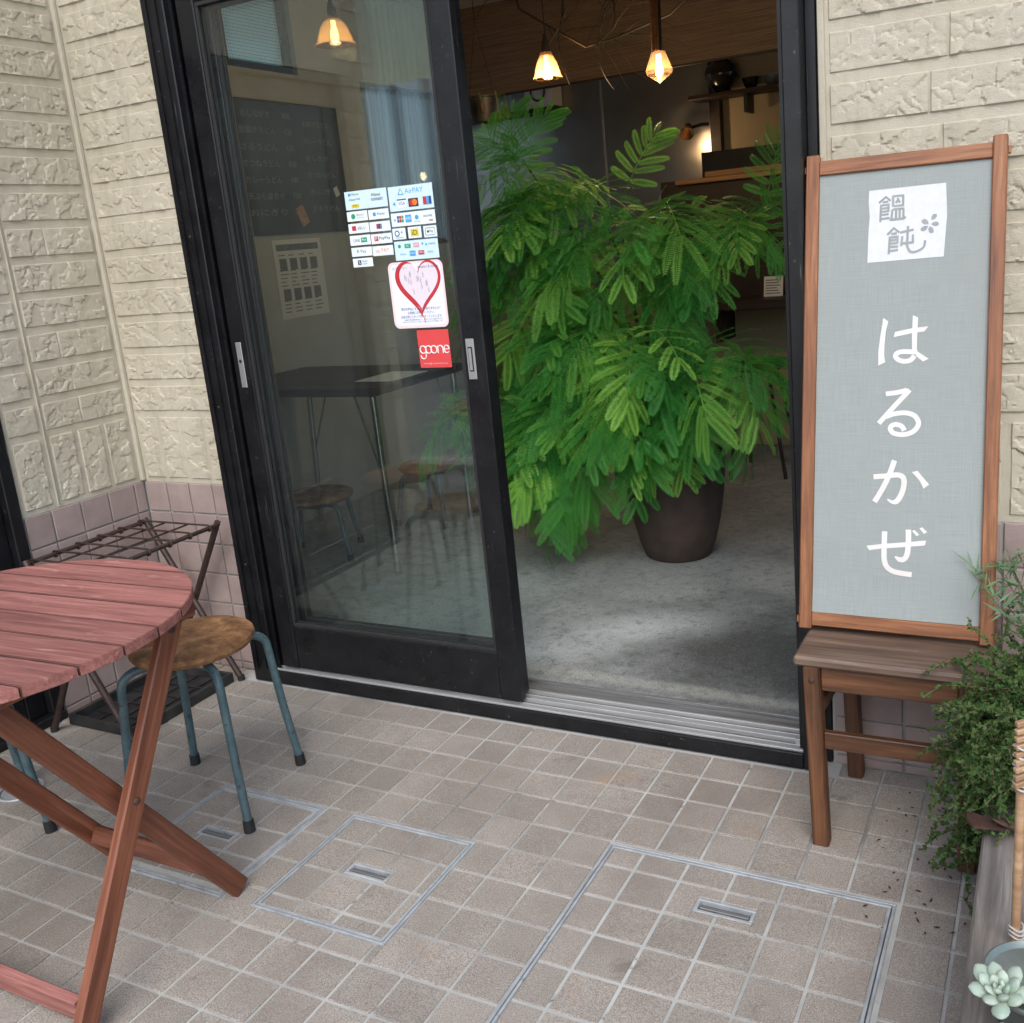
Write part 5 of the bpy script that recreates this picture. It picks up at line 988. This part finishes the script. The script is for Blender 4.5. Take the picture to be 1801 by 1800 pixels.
# hanging pitcher plant at the left
hp = thing('hanging_pot', 'black hanging pot with small red pitchers by the door edge', 'plant', (-1.30, 2.62, 2.0)); MB().lathe([(.055, 0), (.06, .004), (.083, .12), (.088, .124), (.088, .13), (.08, .13), (.075, .11), (.0, .10)], (-1.315, 2.62, 1.998), 28).build('pot', 'tray', hp, True)
for k in range(5):
    a = -1.9 + k * .75; px, py = -1.315 + .12 * math.cos(a), 2.62 + .12 * math.sin(a); pz = 1.99 + .03 * math.sin(k * 2.1)
    MB().tube([(-1.315 + .06 * math.cos(a), 2.62 + .06 * math.sin(a), 2.115), (px, py, 2.14), (px + .01, py, pz + .07)], .0025, 6).build('tendril', 'thyme', hp, True); MB().lathe([(.0, -.03), (.009, -.024), (.013, -.008), (.010, .018), (.012, .026), (.009, .027)], (px + .01, py, pz + .045), 12).build('pitcher', 'rust', hp, True)
MB().tube([(-1.395, 2.62, 2.12), (-1.315, 2.62, 2.5), (-1.235, 2.62, 2.12)], .002, 5).build('hanger', 'darkiron', hp); MB().tube([(-1.315, 2.62, 2.5), (-1.315, 2.62, CEIL)], .002, 5).build('hanger', 'darkiron', hp)
# ------------------------------------------------------------------ big potted feathery tree
def nrm(v): return v / np.maximum(1e-9, np.linalg.norm(v, axis=-1, keepdims=True))
def frond_mesh(seed, L=.22, npair=8, plen=.155, droop=1.0):
    rs = np.random.RandomState(seed); quads = []; up = np.array([0, 0, 1.0])
    def rach(s): return np.array([L * s * (1 - .12 * s * s), .02 * L * math.sin(3 * s + seed), -.42 * droop * L * s ** 2])
    def strip(pts, w):
        for a, b in zip(pts[:-1], pts[1:]):
            d = b - a; sd = nrm(np.cross(d, up))[...] * w; quads.append([a - sd, b - sd * .8, b + sd * .8, a + sd])
    strip([rach(s) for s in np.linspace(-.35, 1, 9)], .0016)
    for k in range(npair):
        s = .12 + .88 * k / (npair - 1); base = rach(s); tan = nrm(rach(s + .01) - rach(s - .01)); side = nrm(np.cross(up, tan)); ln = plen * (.50 + .62 * math.sin(PI * (.16 + .66 * s))) * rs.uniform(.9, 1.08)
        for sg in (-1, 1):
            ang = math.radians(np.interp(s, [0, 1], [80, 22]) + rs.uniform(-6, 6)); d0 = tan * math.cos(ang) + side * sg * math.sin(ang); d0 = nrm(d0 + up * rs.uniform(-.05, .18))
            m = 25; tt = np.linspace(0, 1, m)[:, None]; C = base + d0 * ln * tt * (1 - .16 * tt) - up * (ln * .24 * droop * rs.uniform(.6, 1.3)) * tt ** 1.9
            Tn = nrm(np.gradient(C, axis=0)); Sd = nrm(np.cross(np.tile(up, (m, 1)), Tn)); N = np.cross(Tn, Sd)
            strip(list(C[::4]), .0008)
            prof = np.clip(np.sin(PI * np.clip(np.linspace(.10, .97, m), 0, 1)) ** .45, .3, 1)[:, None]
            for s2 in (-1, 1):
                ld = nrm(Sd * s2 + Tn * .42 + N * (.10 + .08 * rs.randn(m, 1))); le = .0218 * prof * (.93 + .14 * rs.rand(m, 1)); wd = Tn * .0027; mid = C[1:] + ld[1:] * le[1:] * .5 + N[1:] * .0008
                q = np.stack([C[1:], mid - wd[1:], C[1:] + ld[1:] * le[1:], mid + wd[1:]], 1); quads += q.tolist()
    return quads_mesh('frond', np.array(quads, float))
FM = [frond_mesh(3 + k, L=.25 + .024 * (k % 5), npair=5 + k % 4, plen=.140 + .012 * (k % 4), droop=.55 + .15 * (k % 4)) for k in range(8)]
for m_ in FM: m_.materials.append(MAT['frond'])
YP = 1.60
pl = thing('potted_tree', 'lush feathery leaved tree in a dark clay pot inside the doorway', 'plant', (.02, 1.58, IZ))
PC = (.022, 1.60, IZ + .0005)
MB().lathe([(.0, .0), (.130, .0), (.139, .006), (.160, .06), (.184, .16), (.203, .28), (.212, .38), (.214, .432), (.212, .446), (.202, .446), (.198, .42), (.0, .415)], PC, 48).build('pot', 'pot', pl, True); MB().lathe([(.0, .02), (.12, .012), (.199, .0)], (PC[0], PC[1], IZ + .405), 24).build('soil', 'soil', pl, True)
BL = [((-.50, 1.55, 1.42), (.24, .24, .26)), ((-.10, 1.62, 1.34), (.27, .28, .22)), ((-.25, 1.62, 1.52), (.24, .22, .16)), ((-.48, 1.50, .72), (.24, .22, .30)), ((-.16, 1.44, .76), (.20, .22, .24)), ((.22, 1.48, .88), (.18, .18, .16)), ((.40, 1.62, 1.42), (.10, .14, .14)), ((-.56, 1.60, 1.70), (.10, .10, .08)), ((-.62, 1.62, 1.10), (.20, .22, .24)), ((-.20, 1.60, 1.06), (.22, .20, .16)), ((-.86, 1.46, .72), (.06, .10, .10)), ((-.40, 1.46, .55), (.16, .14, .12)), ((.34, 1.50, .80), (.08, .10, .08)), ((.10, 1.50, 1.44), (.12, .14, .12)), ((.02, 1.46, .66), (.16, .14, .10)), ((-.02, 1.42, .98), (.20, .16, .14))]
tr0 = Vector((PC[0], PC[1], IZ + .40)); fork = Vector((-.06, 1.60, .78))
MB().tube([tr0, tr0 + Vector((-.02, .01, .2)), fork], [.020, .017, .014], 10).build('trunk', 'bark', pl, True)
rs = np.random.RandomState(21); NF = [17, 17, 15, 17, 14, 13, 7, 5, 12, 10, 6, 10, 5, 7, 9, 9]
nt = Vector((PC[0] - .02, PC[1], IZ + .55))
for (c, r), nf in zip(BL, NF):
    cv = Vector(c); st = fork if c[2] > .95 else nt; midp = st.lerp(cv, .5) + Vector((0, .05, .05)); MB().tube([st, midp, cv], [.010, .007, .004], 7).build('branch', 'bark', pl, True)
    for k in range(nf):
        v = rs.randn(3); v[1] -= .85; v /= np.linalg.norm(v)
        if v[2] < -.55: v[2] *= .3; v /= np.linalg.norm(v)
        rr = rs.uniform(.45, 1.0); p = np.array(c) + v * np.array(r) * rr
        d = nrm(v * np.array([1.15, .9, .5]) + np.array([(p[0] + .12) * .5, -.30, -.12]) + rs.randn(3) * .2); d[2] = np.clip(d[2], -.6, .42); d = nrm(d)
        ex = Vector(d); up_ = Vector((0, 0, 1)); ey = up_.cross(ex).normalized(); ez = ex.cross(ey); roll = Matrix.Rotation(rs.uniform(-.6, .6), 4, 'X') @ Matrix.Rotation(rs.uniform(.0, .55), 4, 'Y'); sc = rs.uniform(1.0, 1.32) * (.8 if min(r) < .11 else 1)
        put('frond', FM[rs.randint(8)], None, pl, frame_m(Vector(p) - ex * .05, ex, ey, ez) @ roll @ Matrix.Scale(sc, 4))
for p, d in (((-.585, 1.56, 1.74), (-.1, .0, 1)), ((-.63, 1.56, 1.70), (-.5, -.1, .8)), ((-.54, 1.56, 1.72), (.45, 0, .8)), ((.46, 1.60, 1.50), (.2, 0, .95)), ((.50, 1.58, 1.44), (.6, -.2, .5)), ((-.08, 1.60, 1.60), (.4, .1, .8))):
    ex = Vector(d).normalized(); ey = Vector((0, -1, .1)).cross(ex).normalized(); put('frond', FM[2], None, pl, frame_m(Vector(p) - ex * .06, ex, ey, ex.cross(ey)) @ Matrix.Scale(.85, 4))
# ------------------------------------------------------------------ planter with trailing plants at the right
pb = thing('planter_box', 'weathered grey timber planter box at the right edge', 'planter', (1.5, -.55, 0)); PZ = .300
stick('top_board', (1.392, -1.5, PZ - .02), (1.392, .04, PZ - .02), .088, .04, 'greywood', pb, ch=.004); 
for k in range(2): stick('side_board', (1.372, -1.5, .065 + k * .128), (1.372, .04, .065 + k * .128), .03, .122, 'greywood', pb, ch=.003)
stick('top_board', (1.80, -1.5, PZ - .02), (1.80, .04, PZ - .02), .088, .04, 'greywood', pb, ch=.004); stick('side_board', (1.80, -1.5, .13), (1.80, .04, .13), .03, .25, 'greywood', pb)
stick('end_board', (1.39, .025, .14), (1.79, .025, .14), .03, .27, 'greywood', pb); stick('end_board', (1.39, -1.485, .14), (1.79, -1.485, .14), .03, .27, 'greywood', pb)
box('soil', (1.3885, -1.468, .02), (1.784, .009, .265), 'soil', pb)
def leafy(name, label, cat, loc, stems, leafmat, stemmat, ll, lw, step, seed, spread=.9, group=None):
    t = thing(name, label, cat, loc, group); rs = np.random.RandomState(seed); sm = MB(); Q = []
    for P in stems:
        P = [Vector(p) for p in P]; sm.tube(P, [.0009] * len(P), 4, cap=False)
        for a, b in zip(P[:-1], P[1:]):
            n_ = max(1, int((b - a).length / step)); tn = np.array((b - a).normalized())
            for k in range(n_):
                c = np.array(a.lerp(b, (k + rs.rand()) / n_))
                for w in range(2):
                    d = nrm(rs.randn(3) + tn * .5 + np.array([0, -.2, .35])); s_ = nrm(np.cross(d, rs.randn(3))); l = ll * rs.uniform(.6, 1.25); wv = s_ * lw * rs.uniform(.7, 1.2) * .5
                    Q.append([c, c + d * l * .5 - wv, c + d * l, c + d * l * .5 + wv])
    s1 = sm.build('stems', stemmat, t); f = put('foliage', quads_mesh('foliage', np.array(Q)), leafmat, t); return t
rs = random.Random(4); stems = []
for k in range(560):   # mound of trailing shoots over the box edge and the chair
    if k < 300:
        p = Vector((rs.gauss(1.462, .042), rs.uniform(-.44, -.02), rs.uniform(.30, .46))); d = Vector((rs.gauss(-.2, .6), rs.gauss(-.3, .6), rs.uniform(.2, 1.2))).normalized(); g = -.30
    elif k < 460:
        p = Vector((rs.uniform(1.395, 1.45), rs.uniform(-.40, -.18), rs.uniform(.34, .50))); d = Vector((rs.uniform(-1, -.1), rs.gauss(-.3, .4), rs.uniform(-.3, .6))).normalized(); g = -.55
    else:
        p = Vector((rs.uniform(1.31, 1.38), rs.uniform(-.33, -.21), rs.uniform(.20, .42))); d = Vector((rs.gauss(-.15, .3), rs.gauss(-.05, .2), -1)).normalized(); g = -.6
    q = [p]
    for s_ in range(rs.randint(4, 8)):
        d = (d + Vector((rs.gauss(0, .35), rs.gauss(0, .35), rs.gauss(0, .25) + g * .35))).normalized(); e = q[-1] + d * .026
        if e.z < .012: break
        if e.x > 1.345 and e.z < PZ + .004 and -1.5 < e.y < .04: e.z = PZ + .006
        if e.y > .165: e.y = .16
        q.append(e)
    if len(q) > 1: stems.append(q)
leafy('trailing_plant', 'bushy green trailing plant spilling from the planter over the chair', 'plant', (1.4, -.2, PZ), stems, 'thyme', 'thymestem', .0098, .0072, .0034, 3)
stems = []
for k in range(8):
    a = rs.uniform(-PI, PI); p = Vector((1.50 + rs.uniform(-.03, .03), -.03 + rs.uniform(-.03, .03), PZ)); q = [p]; d = Vector((math.cos(a) * .16 - .08, math.sin(a) * .14, 1)).normalized()
    for s_ in range(11): d = (d + Vector((rs.gauss(-.02, .06), rs.gauss(0, .06), -.015))).normalized(); q.append(q[-1] + d * .036)
    stems.append(q[4:] if k % 2 else q)
leafy('lavender_plant', 'upright grey green lavender shoots beside the sign', 'plant', (1.45, 0, PZ), stems, 'lav', 'thymestem', .046, .0055, .0075, 8)
# bamboo trellis
bt = thing('bamboo_trellis', 'bamboo pole trellis bound with white wire in the planter', 'trellis', (1.41, -.76, PZ))
for x, y, z1, r in ((1.4110, -.760, .66, .0070), (1.436, -.735, .72, .0068)):
    P = [(x + .004 * k / 6, y + .002 * k, PZ + (z1 - PZ) * k / 6) for k in range(7)]; b_ = MB().tube(P, [r * (1 - .04 * (k % 2)) for k in range(7)], 12).build('pole', 'bamboo', bt, True)
    for zz in (.42, .56): MB().lathe([(r * .98, -.004), (r * 1.14, 0), (r * .98, .004)], (x + .0015, y + .005, zz), 14).build('node', 'bamboo', bt, True)
for zz in (.318, .325, .332, .565, .572, .60, .615, .63): MB().tube([(1.4125 + .0100 * math.cos(a), -.757 + .0100 * math.sin(a), zz + .002 * math.sin(2 * a)) for a in [k * PI / 10 for k in range(20)]], .0017, 5, closed=True).build('wire_tie', 'wire', bt, True)
for k in range(9):
    zz = .575 + k * .011; stick('twig', (1.405, -.775 + .002 * k, zz), (1.47, -.72, zz + .012), .008, .008, 'bamboo', bt, ch=.001)
MB().tube([(1.397 + .0032 * math.cos(k * 1.05), -.79 - .10 * k / 110 + .0, PZ + .006 + .0032 * math.sin(k * 1.05) + 0 * k) for k in range(110)], .0011, 4).build('coil_wire', 'wire', bt)
# rusty iron ornament
ir = thing('iron_ornament', 'rusty cast iron bird shaped ornament on the planter edge', 'ornament', (1.40, -.47, PZ))
bm = bmesh.new(); bmesh.ops.create_uvsphere(bm, u_segments=20, v_segments=12, radius=1)
for v in bm.verts:
    x, y, z = v.co; s_ = (1 - x) / 2; w = .026 * (1 - .55 * s_); v.co = (x * .058, y * w, z * w * (.9 - .5 * max(0, -x)) + (.018 * max(0, -x) ** 2))
me = bpy.data.meshes.new('body'); bm.to_mesh(me); bm.free(); me.shade_smooth(); put('body', me, 'rust', ir, Matrix.Translation((1.415, -.478, PZ + .027)) @ Matrix.Rotation(math.radians(25), 4, 'Z'))
bm = bmesh.new(); bmesh.ops.create_uvsphere(bm, u_segments=16, v_segments=10, radius=.020)
me = bpy.data.meshes.new('head'); bm.to_mesh(me); bm.free(); me.shade_smooth(); put('head', me, 'rust', ir, Matrix.Translation((1.445, -.44, PZ + .062)))
put('tail', MB().prism([(0, -.012), (.03, -.016), (.066, -.022), (.070, .0), (.064, .022), (.03, .015), (0, .011)], 0, .006).mesh('tail'), 'rust', ir, Matrix.Translation((1.388, -.488, PZ + .020)) @ Matrix.Rotation(math.radians(198), 4, 'Z') @ Matrix.Rotation(math.radians(-14), 4, 'Y'))
# succulent in a zinc pot
sp_ = thing('succulent_pot', 'pale rosette succulents in a zinc pot at the lower right corner', 'plant', (1.43, -.96, PZ))
MB().lathe([(.045, .001), (.048, .004), (.068, .075), (.072, .078), (.073, .083), (.070, .085), (.064, .078), (.0, .070)], (1.448, -.918, PZ - .001), 32).build('pot', 'galv', sp_, True)
def rosette(cx, cy_, cz, R, tilt, n=17, seed=1):
    rs2 = random.Random(seed)
    for k in range(n):
        a = k * 2.39996; lv = k / n; ln = R * (.42 + .58 * (1 - lv)) ; el = math.radians(6 + 74 * lv ** 1.2)
        mb = MB(); m = 7; prof = [(0, .28), (.18, .5), (.42, .82), (.66, 1.0), (.84, .82), (.95, .42), (1, .02)]; vs = []; nn = 8
        for s_, w in prof:
            for q in range(nn): b = 2 * PI * q / nn; vs.append((s_ * ln, math.cos(b) * w * ln * .27, math.sin(b) * w * ln * .15 + .10 * ln * s_ ** 2))
        fs = [(i * nn + q, (i + 1) * nn + q, (i + 1) * nn + (q + 1) % nn, i * nn + (q + 1) % nn) for i in range(m - 1) for q in range(nn)]; mb.add(vs, fs)
        put('leaf', mb.mesh('leaf', True), 'succ', sp_, Matrix.Translation((cx, cy_, cz)) @ tilt @ Matrix.Rotation(a, 4, 'Z') @ Matrix.Rotation(-el, 4, 'Y'))
rosette(1.402, -.990, PZ + .105, .045, Matrix.Rotation(.35, 4, 'X') @ Matrix.Rotation(-.2, 4, 'Y'), 19, 1); rosette(1.458, -.985, PZ + .088, .034, Matrix.Rotation(.2, 4, 'Y'), 13, 2); rosette(1.425, -1.045, PZ + .08, .032, Matrix.Rotation(.5, 4, 'X'), 13, 5)
MB().tube([(1.436, -.95, PZ + .072), (1.415, -.975, PZ + .085), (1.402, -.99, PZ + .104)], .006, 8).build('stem', 'thymestem', sp_, True); MB().tube([(1.45, -.955, PZ + .072), (1.458, -.985, PZ + .088)], .005, 8).build('stem', 'thymestem', sp_, True); MB().tube([(1.44, -.96, PZ + .07), (1.43, -1.02, PZ + .075), (1.425, -1.045, PZ + .08)], .005, 8).build('stem', 'thymestem', sp_, True)
for k in range(5):
    a = 1.2 + k * .5; put('leaf', MB().add([(0, 0, 0), (.03, -.012, .012), (.06, 0, .018), (.03, .012, .012)], [(0, 1, 2, 3)]).mesh('leaf'), 'frond', sp_, Matrix.Translation((1.462, -.91, PZ + .08)) @ Matrix.Rotation(a * 2, 4, 'Z') @ Matrix.Rotation(-.6, 4, 'Y'))
# ------------------------------------------------------------------ across the street (seen in the glass)
nb = thing('neighbour_house', 'cream corrugated house across the street, seen reflected in the door glass', 'house', (-5, -7, -.06))
NY = -8.5
box('wall', (-15, -13, -.06), (-4.3, NY, 3.42), 'nwall', nb); box('upper_wall', (-15, -13, 3.421), (-4.3, NY - .03, 5.6), 'corr', nb); box('roof', (-15.3, -13.2, 5.601), (-4.0, NY + .3, 5.75), 'ndark', nb)
mb = MB(); x = -14.98
while x < -4.36: mb.add([(x, NY - .029, 3.422), (x + .022, NY - .004, 3.422), (x + .044, NY - .004, 3.422), (x + .066, NY - .029, 3.422), (x, NY - .029, 5.59), (x + .022, NY - .004, 5.59), (x + .044, NY - .004, 5.59), (x + .066, NY - .029, 5.59)], [(0, 1, 5, 4), (1, 2, 6, 5), (2, 3, 7, 6)]); x += .088
rb = mb.build('corrugation', 'corr', nb); rb['kind'] = 'stuff'
for xx in (-8.4, -11.2): w_ = box('window', (xx - .45, NY + .001, 1.0), (xx + .45, NY + .03, 2.3), 'silver', nb); box('pane', (xx - .40, NY + .0305, 1.05), (xx + .40, NY + .033, 2.25), 'ndark', w_)
for xx in (-6.25, -5.75, -5.1): box('downpipe', (xx, NY + .001, 0), (xx + .09, NY + .07, 3.41), 'silver', nb, .01)
rs = random.Random(9); Q = []
for hx, hy, hr in ((-3.9, -6.6, .40), (-3.1, -6.9, .32), (-4.9, -7.2, .45)):
    sb = thing('street_shrub', 'small green shrub by the house across the street, %s one of three' % ('left' if hx < -4.5 else 'middle' if hx < -3.5 else 'right'), 'shrub', (hx, hy, -.06), 'shrubs across the street'); r2 = np.random.RandomState(int(hr * 100)); n_ = 1500
    c = r2.randn(n_, 3); c = c / np.linalg.norm(c, axis=1, keepdims=True) * hr * (r2.rand(n_, 1) ** .4); c += np.array([hx, hy, hr * .9]); d = nrm(r2.randn(n_, 3)) * .05; s_ = nrm(np.cross(d, r2.randn(n_, 3))) * .02
    put('foliage', quads_mesh('foliage', np.stack([c, c + d * .5 - s_, c + d, c + d * .5 + s_], 1)), 'shrub', sb); MB().tube([(hx, hy, -.06), (hx, hy, hr)], .02, 6).build('stem', 'bark', sb)

# dry leaf bits fallen beside the planter
r2 = np.random.RandomState(17); n_ = 46; c = np.stack([r2.uniform(1.12, 1.335, n_), r2.uniform(-.42, .10, n_), r2.uniform(.0014, .004, n_)], 1); c[:, 0] += .02 * np.sin(c[:, 1] * 20); a = r2.uniform(0, 6.28, n_); l = r2.uniform(.005, .016, n_)
d = np.stack([np.cos(a) * l, np.sin(a) * l, r2.uniform(0, .003, n_)], 1); w = np.stack([-np.sin(a), np.cos(a), 0 * a], 1) * .0028
lo = put('leaf_litter', quads_mesh('leaf_litter', np.stack([c, c + d * .5 - w, c + d, c + d * .5 + w], 1)), 'rust'); tag(lo, 'scattered dry leaf bits on the paving beside the planter', 'leaves', kind='stuff')
